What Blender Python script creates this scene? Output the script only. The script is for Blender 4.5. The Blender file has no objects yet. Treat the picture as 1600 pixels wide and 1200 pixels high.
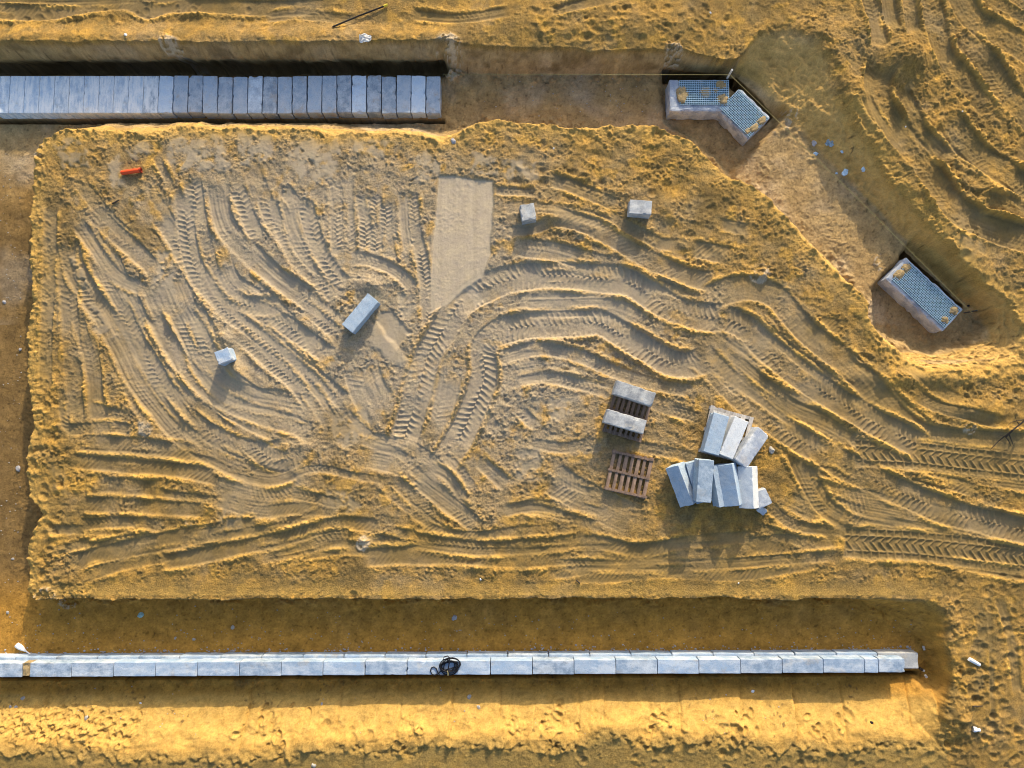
import bpy, bmesh, math, random
import numpy as np
from mathutils import Vector, Matrix, Euler
C = bpy.context.scene.collection
rad = math.radians
RES = 0.02
# ------------------------------------------------------------------ camera model
H = 18.0; TILT = rad(4.2); F = 1080.0
ct, st = math.cos(TILT), math.sin(TILT)
SUN_EL, SUN_AZ = rad(20.5), rad(16.0)       # azimuth: from north (+y) towards east (+x)

def W(u, v, z=0.0):
    """world x, y of the point at height z that the photograph shows at pixel u, v"""
    xn = (u-800.0)/F; yn = (600.0-v)/F
    s = (H-z)/(ct-yn*st)
    return xn*s, s*(st+yn*ct)
def P3(u, v, z=0.0):
    x, y = W(u, v, z); return Vector((x, y, z))
def ground_px(x, y):
    zc = y*st+H*ct; yc = y*ct-H*st
    return 800+F*x/zc, 600-F*yc/zc
def G(u, v, z):
    return ground_px(*W(u, v, z))

# ------------------------------------------------------------------ terrain grid
def axis(lo, hi):
    n = int(round((hi-lo)/RES))
    core = np.linspace(lo, hi, n+1)
    d = RES; a = []; x = 0
    while x < 160:
        d *= 1.32; x += d; a.append(x)
    a = np.array(a)
    return np.concatenate([lo-a[::-1], core, hi+a])
xs = axis(-14.7, 14.7); ys = axis(-9.1, 12.6)
NX, NY = len(xs), len(ys)
X, Y = np.meshgrid(xs.astype(np.float32), ys.astype(np.float32))
Zc = Y*st+H*ct
Zc = np.maximum(Zc, 3.0)
U = (800+F*X/Zc).astype(np.float32); V = (600-F*(Y*ct-H*st)/Zc).astype(np.float32)
U = np.clip(U, -4000, 6000); V = np.clip(V, -4000, 6000)

# ------------------------------------------------------------------ noise
def perlin(a, b, seed):
    r = np.random.RandomState(seed)
    ang = r.rand(64*64)*2*np.pi
    gx = np.cos(ang).astype(np.float32); gy = np.sin(ang).astype(np.float32)
    fa = np.floor(a); fb = np.floor(b)
    ia = fa.astype(np.int32) & 63; ib = fb.astype(np.int32) & 63
    fa = (a-fa).astype(np.float32); fb = (b-fb).astype(np.float32)
    ja = (ia+1) & 63; jb = (ib+1) & 63
    wa = fa*fa*fa*(fa*(fa*6-15)+10); wb = fb*fb*fb*(fb*(fb*6-15)+10)
    k = ib*64+ia; n00 = gx[k]*fa+gy[k]*fb
    k = ib*64+ja; n10 = gx[k]*(fa-1)+gy[k]*fb
    k = jb*64+ia; n01 = gx[k]*fa+gy[k]*(fb-1)
    k = jb*64+ja; n11 = gx[k]*(fa-1)+gy[k]*(fb-1)
    n0 = n00+wa*(n10-n00); n1 = n01+wa*(n11-n01)
    return (n0+wb*(n1-n0))*1.5
def rotc(a, b, ang):
    c, s = math.cos(ang), math.sin(ang)
    return a*c-b*s, a*s+b*c
def fbm(a, b, scale, octs, seed, gain=0.5, ridged=False):
    out = np.zeros(a.shape, np.float32); amp = 1.0; tot = 0
    for o in range(octs):
        ra, rb = rotc(a, b, 0.6+1.1*o+seed)
        n = perlin(ra/scale+7.3*o+seed*3.1, rb/scale+3.7*o, seed*17+o)
        if ridged: n = 1-2*np.abs(n)*1.4
        out += amp*n; tot += amp; amp *= gain; scale /= 2.03
    return out/tot
def worley(a, b, scale, seed):
    """distance to nearest feature point (cells), plus the id of that point"""
    r = np.random.RandomState(seed)
    jx = r.rand(128, 128).astype(np.float32); jy = r.rand(128, 128).astype(np.float32); rid = r.rand(128, 128).astype(np.float32)
    a = a/scale; b = b/scale
    fa = np.floor(a); fb = np.floor(b)
    ia = fa.astype(np.int32); ib = fb.astype(np.int32)
    best = np.full(a.shape, 9, np.float32); bid = np.zeros(a.shape, np.float32)
    for di in (-1, 0, 1):
        for dj in (-1, 0, 1):
            ca = (ia+di) & 127; cb = (ib+dj) & 127
            dx = (fa+di+jx[cb, ca])-a; dy = (fb+dj+jy[cb, ca])-b
            d = dx*dx+dy*dy
            m = d < best
            best = np.where(m, d, best); bid = np.where(m, rid[cb, ca], bid)
    return np.sqrt(best), bid
def sstep(a, b, x):
    t = np.clip((x-a)/(b-a), 0, 1); return t*t*(3-2*t)

# ------------------------------------------------------------------ polygons in ground-pixel space
def poly_sd(pts, u, v):
    """signed distance in px, negative inside"""
    p = np.array(pts, np.float32); n = len(p)
    best = np.full(u.shape, 1e9, np.float32); ins = np.zeros(u.shape, bool)
    for i in range(n):
        a = p[i]; b = p[(i+1) % n]; e = b-a
        l2 = float(e @ e)+1e-9
        t = np.clip(((u-a[0])*e[0]+(v-a[1])*e[1])/l2, 0, 1)
        d = (u-a[0]-t*e[0])**2+(v-a[1]-t*e[1])**2
        np.minimum(best, d, out=best)
        if a[1] != b[1]:
            c = ((a[1] > v) != (b[1] > v)) & (u < (b[0]-a[0])*(v-a[1])/(b[1]-a[1])+a[0])
            ins ^= c
    d = np.sqrt(best)
    return np.where(ins, -d, d)
def conv(lst, z):
    out = []
    for k, u, v in lst:
        out.append(G(u, v, z) if k == 'a' else (u, v))
    return out
def win(u0, u1, v0, v1):
    """index window of the grid covering a pixel box"""
    cs = [W(u, v) for u in (u0, u1) for v in (v0, v1)]
    x0 = min(c[0] for c in cs); x1 = max(c[0] for c in cs); y0 = min(c[1] for c in cs); y1 = max(c[1] for c in cs)
    i0 = max(0, np.searchsorted(xs, x0)-1); i1 = min(NX, np.searchsorted(xs, x1)+1)
    j0 = max(0, np.searchsorted(ys, y0)-1); j1 = min(NY, np.searchsorted(ys, y1)+1)
    return slice(j0, j1), slice(i0, i1)

ZF = -0.80
near = sstep(60, -40, np.maximum(np.maximum(-U, U-1600), np.maximum(-V, V-1200)))   # fine relief only where the photo looks
# warp for crumbly lips
wu = fbm(U, V, 60, 4, 11, 0.6); wv = fbm(U, V, 60, 4, 12, 0.6)
ragged = 1.25-0.35*np.exp(-((V-936)/16)**2)*(U > 60)+1.2*sstep(1125, 1150, V)*(U < 1480)
ragged *= 1-0.5*sstep(120, 90, V)
Uw = U+8*wu*ragged; Vw = V+8*wv*ragged

crest = [(-700,72),(250,72),(330,74),(440,71),(520,73),(600,70),(690,71),(720,74),(760,75),(900,74),(920,80),(1000,78),(1040,78),(1060,74),(1090,84),
 (1130,94),(1150,94),(1163,82),(1185,48),(1235,36),(1283,58),(1304,100),(1314,150),(1345,205),(1385,270),(1425,325),(1455,355),(1490,395),
 (1528,432),(1575,470),(1612,520),(1602,562),(1545,578),(1500,580),(1450,578),(1420,566),(1395,545),(1370,522),(1355,498),(1350,470),
 (1335,450),(1315,430),(1295,410),(1270,388),(1250,368),(1225,340),(1200,312),(1175,290),(1150,280),(1133,270),(1110,248),(1090,232),
 (1060,212),(1030,200),(1000,196),(960,198),(930,202),(870,198),(800,192),(765,190),(735,200),(705,216),(690,218),(640,212),(610,206),(560,210),(500,207),
 (430,203),(330,203),(300,194),(250,204),(200,206),(150,202),(100,206),(70,220),(52,240),(52,300),(48,350),(47,420),(50,460),(46,500),(47,600),
 (50,650),(48,700),(45,740),(47,780),(62,793),(66,806),(50,830),(45,860),(45,920),(56,936),(200,938),(400,936),(700,936),(1000,934),
 (1250,936),(1380,934),(1440,937),(1478,955),(1488,985),(1482,1010),(1490,1030),(1488,1050),(1484,1090),(1482,1150),(1482,1178),
 (1400,1168),(1300,1172),(1200,1178),(1150,1156),(1060,1165),(1000,1158),(930,1148),(900,1172),(830,1170),(690,1162),(640,1178),(540,1170),
 (450,1185),(300,1190),(200,1188),(100,1182),(0,1176),(-700,1176)]
floor = conv([('g',-700,84),('g',690,84),('g',760,93),('g',900,93),('g',1040,95),('a',1140,113),('a',1165,128),('a',1225,200),('a',1300,275),('a',1410,384),('a',1500,465),('a',1532,500),
 ('a',1530,530),('a',1490,546),('a',1455,552),('g',1425,545),('g',1400,525),('g',1375,500),('g',1362,465),('g',1320,412),('g',1262,352),
 ('g',1212,300),('g',1170,274),('g',1140,258),('g',1100,222),('g',1060,196),('g',1030,186),('g',960,182),('g',800,178),('g',760,172),('g',720,180),('g',690,183),
 ('g',600,176),('g',450,170),('g',300,168),('g',150,170),('g',80,188),('g',44,240),('g',40,400),('g',40,700),('g',40,900),('g',46,942),
 ('g',400,942),('g',900,941),('g',1360,944),('g',1400,965),('a',1440,1005),('a',1449,1046),('a',1440,1056),
 ('a',1250,1059),('a',1000,1062),('a',600,1067),('a',300,1072),('a',0,1075),('a',-700,1075)], ZF)
dC = -poly_sd(crest, Uw, Vw)            # positive inside the crest line
dF = poly_sd(floor, U+4*wu, V+4*wv*ragged)             # positive outside the floor
t = np.clip(dF, 0, None)/(np.clip(dF, 0, None)+np.clip(dC, 0, None)+0.01)
t = np.where(dC <= 0, 1.0, np.where(dF <= 0, 0.0, t)).astype(np.float32)
s_ = t*0.75+0.25*t*t*(3-2*t)            # 0 on the trench floor, 1 on the plateau
inT = 1-s_

# plateau level with gentle waves and the mounds along the north bank and in the north-east corner
low = 0.05*fbm(U, V, 260, 3, 21)
low += 0.22*sstep(30, 66, V)*sstep(130, 100, V)*sstep(800, 660, U)*sstep(-60, 60, V)
low += 0.10*np.exp(-((V-40)/30)**2)*sstep(640, 800, U)*sstep(1150, 1050, U)
def blob(u, v, ru, rv, h, ang=0):
    a, b = rotc(U-u, V-v, -ang); return h*np.exp(-(a/ru)**2-(b/rv)**2)
low += blob(1275, 75, 45, 40, .08)+blob(1418, 92, 34, 30, .34)+blob(1330, 60, 60, 30, .10)+blob(1350, 170, 22, 60, .14, -.5)
low += blob(1520, 640, 55, 16, .16)+blob(1560, 300, 60, 40, .10)+blob(1440, 590, 120, 14, .12)+blob(1500, 1120, 18, 26, .20, .2)
low += blob(865, 335, 30, 14, .10)+blob(905, 350, 40, 12, .06, .3)
for (a0, b0), (a1, b1) in zip([(1250,40),(1310,95),(1330,150),(1370,205),(1412,268),(1450,322),(1480,355),(1515,395)], [(1310,95),(1330,150),(1370,205),(1412,268),(1450,322),(1480,355),(1515,395),(1545,440)]):
    for k_ in range(4):  # ridge along the north-east crest, added to shade the trench floor
        uu_, vv_ = a0+(a1-a0)*k_/4, b0+(b1-b0)*k_/4
        low += .035*np.exp(-((U-uu_)**2+(V-vv_)**2)/22.0**2)
low *= near*0.9+0.1
Zlow = (low*s_+(ZF+.24*sstep(1150, 1240, U)*sstep(600, 560, V))*inT).astype(np.float32)
Z = Zlow.copy()

# slots and pits cut below the trench floor
def carve(pts, z, edge=3.0, warp=3.0):
    global Z
    d = poly_sd(pts, U+warp*wu, V+warp*wv)
    m = sstep(edge, -edge, d)
    Z = np.where(Z > z, Z*(1-m)+z*m, Z)
ROWN = G(300, 117, -.44)[1]; ROWS = G(300, 178, -.44)[1]
carve(conv([('a',1036,190),('a',1030,122),('g',1046,92),('g',1140,98),('a',1222,186),('a',1168,244),('a',1140,274),('a',1085,224)], -.95), -.95, 6, 9)
carve(conv([('a',1386,424),('a',1354,454),('a',1362,518),('a',1420,546),('a',1500,545),('a',1530,505),('a',1500,455),('a',1412,382)], -.95), -.90, 9, 14)
carve([(-700,82),(430,81),(690,81),(698,86),(690,ROWN-1),(-700,ROWN-1)], -1.9, 2.0, 2.5)
carve(conv([('g',1046,92),('g',1143,98),('a',1150,124),('a',1042,126)], -.5), -1.9, 2, 1)
carve([(1151,112),(1162,102),(1223,161),(1211,174)], -1.9, 2, 1)
carve([(1426,394),(1438,383),(1534,473),(1521,484)], -1.9, 2, 1)
carve(conv([('a',-60,1056),('a',1432,1049),('a',1432,1054.5),('a',-60,1062)], -.8), -1.35, 1.5, 1.5)  # narrow slot added to get a dark line along the wall
carve([(-700,ROWS-1),(690,ROWS-1),(690,ROWS+5),(300,ROWS+7),(-700,ROWS+4)], -1.3, 1.5, 2)  # slot added for the black shade between block row and lip
Zl0 = Z.copy()
plate = sstep(0.75, 1.0, s_)            # 1 on the plateau
fl = sstep(0.15, 0.0, s_)*(dC > 0)      # 1 on the trench floors
bank = np.clip(1-plate-fl, 0, 1)

# overhang added to darken the slots: below the lip the face runs back
DX = np.zeros_like(Z); DY = np.zeros_like(Z)
def undercut(pts, ox, oy):
    d = poly_sd(pts, U, V)
    m = sstep(6, -1, d)*sstep(-.45, -1.25, Z)*(1+.25*wu)
    global DX, DY
    DX = DX+ox*m; DY = DY+oy*m
undercut([(-700,80),(690,80),(690,ROWN-1),(-700,ROWN-1)], 0, .38)
undercut(conv([('g',1046,92),('g',1143,98),('a',1150,124),('a',1042,126)], -.5), 0, .30)
undercut([(1151,112),(1162,102),(1223,161),(1211,174)], .2, .2)
undercut([(1426,394),(1438,383),(1534,473),(1521,484)], .2, .2)
# ------------------------------------------------------------------ colour fields (true material colours of dry crust, ochre sand, damp sand)
grey = np.zeros_like(Z)                 # pale dry crust
damp = np.zeros_like(Z)                 # damp brown subsoil
rough = np.ones_like(Z)                 # how crumbly the surface is
rd0 = random.Random(8)
# ------------------------------------------------------------------ tracks: traced polylines in ground pixels
TR = []
def tr(pts, w, depth=.06, berm=.06, tread=None, period=9, amp=.022, k=.9, g=.7, fade=22): TR.append((pts, w, depth, berm, tread, period, amp, k, g, fade))
# --- broad smeared passes underneath
for p, w in (([(455,300),(470,360),(500,405),(560,415),(620,420)],40), ([(330,400),(350,450),(400,490),(460,560),(500,610)],56), ([(250,430),(290,520),(340,600),(420,650),(500,660)],60),
             ([(700,560),(690,620),(668,690)],44), ([(560,560),(575,610),(600,650)],50), ([(380,260),(400,310),(430,360)],44), ([(800,470),(880,468),(960,470),(1030,505)],50),
             ([(760,600),(800,580),(860,570)],46), ([(1080,520),(1150,570),(1230,630),(1320,680)],66), ([(150,400),(190,480),(240,580),(290,660)],54), ([(560,700),(640,720),(700,770)],50),
             ([(850,740),(900,770),(1000,820)],44), ([(1240,600),(1320,650),(1400,690)],60), ([(330,760),(420,780),(500,760)],50), ([(1230,760),(1300,790),(1400,810),(1600,850)],60)):
    tr(p, w, .045, .025, None, 9, .02, .85, .8, 40)
# --- trodden fan on the left
tr([(415,295),(420,325),(430,350),(450,375),(470,410),(500,440),(530,470)], 24, .06,.07,'chev',8)
tr([(475,310),(485,350),(500,390),(520,425),(545,450)], 22, .05,.06,'chev',8)
tr([(340,280),(345,330),(360,365),(395,400),(435,435),(480,465),(520,490)], 30, .08,.08,None)
tr([(365,285),(380,320),(392,350),(410,380)], 22,.05,.05,'chev',8)
tr([(245,335),(270,370),(295,415),(325,460),(360,490)], 22,.05,.06,'chev',8)
tr([(140,325),(175,360),(220,400),(248,430)], 24,.06,.08,'chev',8,.015)
tr([(120,345),(150,390),(180,430),(230,455)], 18,.05,.07,None)
tr([(300,275),(305,310),(312,350),(320,390),(330,425),(350,455),(380,475),(420,478),(450,470)], 24,.07,.07,'chev',8)
tr([(285,290),(290,350),(300,410),(320,445),(350,480),(390,505),(430,540),(465,570),(505,600),(540,630)], 24,.07,.08,'chev',8)
tr([(380,478),(415,490),(450,510),(485,535),(520,560)], 26,.07,.08,'chev',8)
tr([(330,470),(370,500),(410,530),(450,565),(490,600),(525,640)], 22,.06,.08,'chev',8)
tr([(345,500),(380,530),(420,565),(450,590),(480,625),(512,662)], 20,.06,.08,'chev',7)
tr([(460,470),(500,500),(530,525)], 18,.05,.06,'chev',7)
tr([(105,370),(115,415),(135,455),(165,500),(190,545),(215,595),(245,635),(280,675),(320,705),(370,730),(420,742),(462,730)], 30,.10,.13,None,g=.5)
tr([(180,470),(205,520),(235,570),(262,615),(300,655),(350,690),(400,705),(450,700)], 26,.08,.06,'chev',8,.015)
tr([(235,485),(260,530),(285,570),(320,605),(360,632),(400,648),(450,662),(488,677)], 24,.09,.12,'chev',8,.012)
tr([(280,485),(300,525),(320,570),(350,605),(390,622),(440,630),(490,640)], 34,.08,.09,None,g=.9)
tr([(300,490),(318,530),(335,565),(352,590)], 20,.05,.06,'chev',8)
tr([(385,690),(420,715),(450,720),(475,700)], 26,.05,.05,'chev',7)
# --- vertical pair rows below the crust slabs
for p in ([(525,280),(525,362),(528,402)], [(543,275),(543,340),(546,400)], [(565,300),(570,350),(573,395)], [(586,300),(588,350),(587,400)],
          [(602,315),(605,375),(615,420),(622,440)], [(642,300),(650,362),(660,412),(667,470),(670,510)]):
    tr(p, 17,.05,.06,'chev',7,.024, g=.8, fade=12)
tr([(440,290),(455,310),(470,330)], 18,.04,.04,'chev',7)
tr([(630,300),(632,350),(640,400)], 12,.04,.05,None)
tr([(540,402),(580,408),(620,425),(650,455)], 16,.05,.05,None)
# --- left margin
tr([(100,385),(106,450),(110,520),(116,600),(120,660)], 24,.07,.09,'chev',9,.015,g=.15)
tr([(80,320),(76,420),(72,520),(70,620)], 18,.04,.06,'chev',9,.015,g=.1)
tr([(132,520),(146,580),(152,640),(165,700)], 22,.07,.09,None,g=.15)
# --- lower left, parallel passes
tr([(132,641),(160,645),(200,655)], 20,.07,.09,'chev',8,.015,g=.1)
tr([(98,672),(170,668),(212,672)], 16,.06,.08,None,g=.1)
tr([(125,692),(200,695),(262,702),(310,712)], 22,.06,.06,'slant',8,.016,g=.2)
tr([(104,720),(200,728),(280,735),(345,748)], 20,.07,.08,'slant',8,.016,g=.1)
tr([(150,757),(190,760),(250,764)], 22,.10,.10,None,g=.1)
tr([(125,788),(200,790),(270,795),(330,798)], 20,.06,.07,'slant',8,.016,g=.1)
tr([(120,820),(200,815),(260,822)], 16,.06,.08,None,g=.1)
tr([(110,880),(180,862),(250,848),(330,832),(410,820)], 24,.07,.07,'slant',8,.018,g=.1)
tr([(130,900),(200,880),(270,866),(340,858)], 18,.05,.07,'slant',8,.014,g=.1)
tr([(245,880),(310,870),(375,856),(440,843),(500,826),(540,818),(600,824)], 20,.09,.10,'slant',8,.014,g=.1)
tr([(410,800),(460,795),(530,800)], 16,.05,.06,'slant',7,.014,g=.2)
tr([(450,770),(500,780),(540,790)], 14,.05,.06,None,g=.2)
tr([(400,870),(460,858),(520,842),(560,845)], 22,.08,.10,None,g=.1)
tr([(560,872),(640,868),(720,868),(800,872),(900,868),(1000,866),(1100,862),(1200,852),(1315,838)], 26,.07,.08,'slant',8,.014,g=.1)
tr([(640,842),(700,852),(760,857),(850,852),(920,842)], 20,.08,.09,None,g=.1)
tr([(850,850),(920,846),(1000,858),(1080,846),(1180,838)], 16,.06,.08,'slant',8,.012,g=.1)
tr([(860,882),(1000,884),(1150,880),(1300,868)], 14,.04,.06,None,g=.05)
# --- middle diagonals
tr([(610,745),(650,780),(690,810)], 18,.08,.12,'slant',7,.012,g=.2)
tr([(650,750),(690,780),(725,806),(752,828)], 24,.06,.06,None,g=.5)
tr([(745,715),(770,740),(800,765)], 20,.05,.07,None,g=.4)
tr([(475,600),(500,635),(522,672)], 22,.07,.07,'chev',7,.015,g=.4)
tr([(670,730),(700,745),(730,790)], 14,.05,.07,None,g=.2)
tr([(810,635),(825,655),(842,670)], 16,.04,.04,'chev',6,.02,g=.4)
tr([(745,640),(765,660),(785,690)], 18,.05,.04,'chev',7,.016,g=.5)
tr([(800,600),(850,590),(900,600),(960,615)], 16,.05,.07,None,g=.2)
tr([(780,560),(840,545),(900,555),(960,580),(1020,600),(1090,612)], 18,.06,.10,None,g=.1)
tr([(820,690),(880,700),(930,690)], 14,.04,.06,None,g=.2)
tr([(780,800),(840,790),(900,800)], 16,.05,.08,None,g=.1)
tr([(1040,640),(1080,650),(1100,660)], 14,.05,.08,None,g=.1)
# --- upper middle
tr([(862,338),(910,350),(960,372),(995,396),(1035,416),(1075,432),(1118,442)], 26,.08,.08,'slant',8,.014,g=.2)
tr([(800,386),(870,394),(930,410),(985,418)], 26,.06,.06,None,g=.5)
tr([(785,362),(830,358),(862,348)], 14,.05,.06,None,g=.2)
tr([(940,330),(990,360),(1030,380),(1060,385)], 16,.04,.07,'chev',8,.014,g=.1)
tr([(1075,388),(1110,394),(1148,402)], 24,.05,.06,'slant',8,.016,g=.2)
tr([(1000,440),(1040,448),(1080,466)], 18,.05,.07,None,g=.4)
tr([(1268,503),(1295,507),(1322,512)], 20,.05,.06,'slant',7,.014,g=.1)
# --- right hand
tr([(1120,560),(1184,607),(1240,645),(1287,664),(1336,692)], 34,.08,.09,None,g=.35)
tr([(1180,500),(1225,540),(1270,575),(1330,610),(1370,640)], 18,.06,.09,None,g=.1)
tr([(1150,560),(1200,600),(1240,625)], 14,.05,.08,None,g=.1)
tr([(1105,472),(1130,457),(1170,450),(1210,462),(1235,490),(1262,519),(1300,550),(1350,594),(1381,631),(1412,662),(1450,685),(1520,692),(1640,698)], 36,.08,.09,'rib',9,.01,g=.45)
tr([(1225,685),(1245,712),(1270,762),(1292,795),(1325,815)], 27,.08,.08,None,g=.45)
tr([(1330,640),(1370,690),(1400,700)], 12,.04,.06,None,g=.1)
tr([(1420,722),(1500,742),(1640,760)], 20,.04,.06,None,g=.1)
tr([(1400,800),(1480,820),(1560,840)], 12,.03,.05,None,g=.1)
tr([(1330,760),(1300,740),(1260,735)], 14,.05,.08,None,g=.1)
tr([(1200,790),(1240,820),(1300,830)], 14,.05,.08,None,g=.1)
tr([(1640,735),(1600,731),(1500,720),(1430,712),(1332,708)], 38,.06,.05,'big',13,.028,g=.25,fade=8)
tr([(1640,876),(1600,872),(1500,861),(1420,853),(1316,848)], 42,.06,.06,'big',13,.028,g=.25,fade=8)
# --- the two long curved passes
tr([(690,728),(720,680),(745,625),(757,585),(755,545),(775,522),(815,510),(865,507),(910,505),(940,505),(970,522),(1010,545),(1045,565),(1080,570),(1108,558)], 36,.10,.14,'chev',9,.028,g=.95,k=.97)
tr([(1092,552),(1120,580),(1150,612),(1194,650),(1240,681),(1287,709),(1330,732),(1400,766),(1480,799),(1540,815),(1640,838)], 36,.10,.14,'chev',9,.028,g=.75,k=.97)
tr([(628,695),(645,640),(665,565),(690,520),(720,475),(765,447),(820,432),(880,430),(940,435),(980,440),(1015,460),(1050,482),(1090,494),(1132,497)], 38,.11,.15,'chev',9,.030,g=.95,k=.97)
tr([(1128,494),(1165,512),(1203,548),(1256,590),(1319,631),(1365,659),(1412,682),(1445,702)], 36,.10,.14,'chev',9,.028,g=.8,k=.97)
# --- north-east corner
for p, w, d, b in (([(1352,-30),(1366,20),(1370,50),(1374,80)],24,.13,.13), ([(1385,-30),(1392,20),(1396,55)],20,.10,.11), ([(1420,-30),(1424,30),(1428,60)],20,.10,.11),
   ([(1450,-30),(1460,30),(1470,75),(1490,105),(1520,140),(1550,170)],30,.15,.16), ([(1490,-30),(1520,28),(1570,58),(1660,110)],36,.12,.14),
   ([(1560,-30),(1660,40)],30,.09,.11), ([(1500,55),(1540,95),(1570,140),(1600,175),(1660,230)],36,.15,.15),
   ([(1376,100),(1368,140),(1378,172),(1402,207),(1432,242),(1462,285),(1490,325),(1540,352),(1660,390)],38,.18,.17),
   ([(1402,135),(1420,165),(1437,205),(1462,230),(1490,255)],22,.12,.13), ([(1478,182),(1505,220),(1540,250),(1580,278),(1660,325)],36,.15,.16),
   ([(1345,150),(1362,182),(1385,212)],18,.12,.12), ([(1530,312),(1580,322),(1660,350)],22,.10,.12), ([(1585,225),(1660,285)],28,.10,.12)):
    tr(p, w, d, b, None, 8, .012, g=.12, k=.85)
# --- top strip: wheel marks along the bank
tr([(-40,14),(60,20),(150,6),(200,4),(230,17),(262,8),(330,8),(420,14),(520,10)], 22,.07,.10,'slant',8,.01,g=.3)
tr([(-40,-10),(120,-6),(300,-14)], 22,.06,.08,None,g=.3)
tr([(850,22),(900,10),(960,-4),(1000,-20)], 14,.04,.07,None,g=.1)
tr([(410,30),(470,24),(560,34)], 14,.04,.06,None,g=.1)
tr([(640,22),(720,30),(800,20)], 14,.05,.06,None,g=.1)
# --- far right lower edge
tr([(1548,905),(1547,960),(1550,1060),(1552,1140)], 6,.03,.03,None,g=.05)
tr([(1560,930),(1580,1000),(1590,1090)], 12,.03,.04,None,g=.05)
tr([(1480,880),(1540,890),(1640,905)], 14,.04,.07,None,g=.05)

NB = len(TR)
# flow field from the tracks: loose sand is dragged along the direction of travel
def spline(pts, step=4.0):
    p = [Vector(q) for q in pts]; p = [p[0]*2-p[1]]+p+[p[-1]*2-p[-2]]
    out = []
    for i in range(1, len(p)-2):
        n = max(2, int((p[i+1]-p[i]).length/step))
        for k in range(n):
            t = k/n
            out.append(.5*((2*p[i])+(p[i+1]-p[i-1])*t+(2*p[i-1]-5*p[i]+4*p[i+1]-p[i+2])*t*t+(3*p[i]-p[i-1]-3*p[i+1]+p[i+2])*t**3))
    out.append(p[-2]); return out
SPL = [spline(q[0]) for q in TR]
cu, cv = np.meshgrid(np.linspace(-120, 1720, 93), np.linspace(-120, 1320, 73))
c2 = np.zeros_like(cu); s2 = np.zeros_like(cu)
for sp in SPL:
    for i in range(0, len(sp)-3, 5):
        a, b = sp[i], sp[i+3]; th = 2*math.atan2(b.y-a.y, b.x-a.x)
        w = 1/((cu-a.x)**2+(cv-a.y)**2+300)**1.6
        c2 += w*math.cos(th); s2 += w*math.sin(th)
th = .5*np.arctan2(s2, c2)
rc = random.Random(12); older = []; oldspl = []
for q, sp in zip(TR, SPL):
    c = sp[len(sp)//2]
    fan = c.x < 680 and 270 < c.y < 720
    if q[4] == 'big' or len(sp) < 14 or not (fan or rc.random() < .45): continue
    if (fan and rc.random() < .45) or (c.x > 640 and 400 < c.y < 720): continue
    for sgn in (rc.choice((-1, 1)),):
        off = sgn*(q[1]*.5+rc.uniform(6, 12)); o2 = []
        i0, i1 = sorted(rc.sample(range(0, len(sp)), 2))
        if i1-i0 < 12: i0, i1 = 0, len(sp)-1
        for i in range(i0, i1):
            a, b = sp[max(0, i-2)], sp[min(len(sp)-1, i+2)]; t_ = (b-a).normalized()
            k_ = off+4*math.sin(i*.11+c.x)
            o2.append(Vector((sp[i].x-t_.y*k_, sp[i].y+t_.x*k_)))
        older.append((q[0], rc.uniform(11, 16), q[2]*.5, q[3]*.45, rc.choice(('chev', 'chev', 'slant')), rc.uniform(6.5, 8), .022, .75, q[7+1]*.8, 30)); oldspl.append(o2)
# many short worn passes that follow the general direction of travel
thf = th
def flow(u, v):
    i = int(min(91, max(0, (u+120)/20))); j = int(min(71, max(0, (v+120)/20))); return thf[j, i]
def trace(u, v, n):
    out = []; dd = None
    for sgn in (1, -1):
        a, b = u, v; pd = None; half = []
        for k in range(n//2):
            q_ = flow(a, b)+.12*math.sin(k*.2+u); d_ = Vector((math.cos(q_), math.sin(q_)))
            if pd is None: d_ *= sgn
            elif d_.dot(pd) < 0: d_ = -d_
            pd = d_ if pd is None else (pd*.7+d_*.3).normalized()
            half.append(Vector((a, b))); a += pd.x*4; b += pd.y*4
        out = (half[::-1] if sgn == 1 else out)+([] if sgn == 1 else half[1:])
    return out
short = []; shspl = []
while len(short) < 62:
    u, v = rc.uniform(70, 1580), rc.uniform(240, 900)
    if v > 860 and u < 1450: continue
    if u < 660 and v < 600 and rc.random() < .75: continue
    if 640 < u < 790 and v < 720: continue
    if 780 < u < 1330 and 405 < v < 740 and rc.random() < .85: continue
    if u > 1040 and v < 235+(u-1030)*.78+20: continue
    sp = trace(u, v, rc.randint(14, 44))
    sp = [p for p in sp if 62 < p.x < 1620 and p.y < 905]
    if len(sp) < 10: continue
    short.append(([sp[0]], rc.uniform(9, 19), rc.uniform(.03, .06), rc.uniform(.03, .09), rc.choice((None, None, 'slant', 'chev')), rc.uniform(6.5, 8), .016, .8, rc.uniform(.05, .3), 26)); shspl.append(sp)
TR_ALL = short+older+TR; SPL_ALL = shspl+oldspl+SPL
def bil(A, u, v):
    fu = np.clip((u+120)/20, 0, 91.99); fv = np.clip((v+120)/20, 0, 71.99)
    iu = fu.astype(np.int32); iv = fv.astype(np.int32); fu = fu-iu; fv = fv-iv
    return A[iv, iu]*(1-fu)*(1-fv)+A[iv, iu+1]*fu*(1-fv)+A[iv+1, iu]*(1-fu)*fv+A[iv+1, iu+1]*fu*fv
nrm = np.hypot(c2, s2)+1e-9
cc = bil(c2/nrm, U, V); ss = bil(s2/nrm, U, V)
ang = .5*np.arctan2(ss, cc); fx = np.cos(ang).astype(np.float32); fy = np.sin(ang).astype(np.float32)
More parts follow.
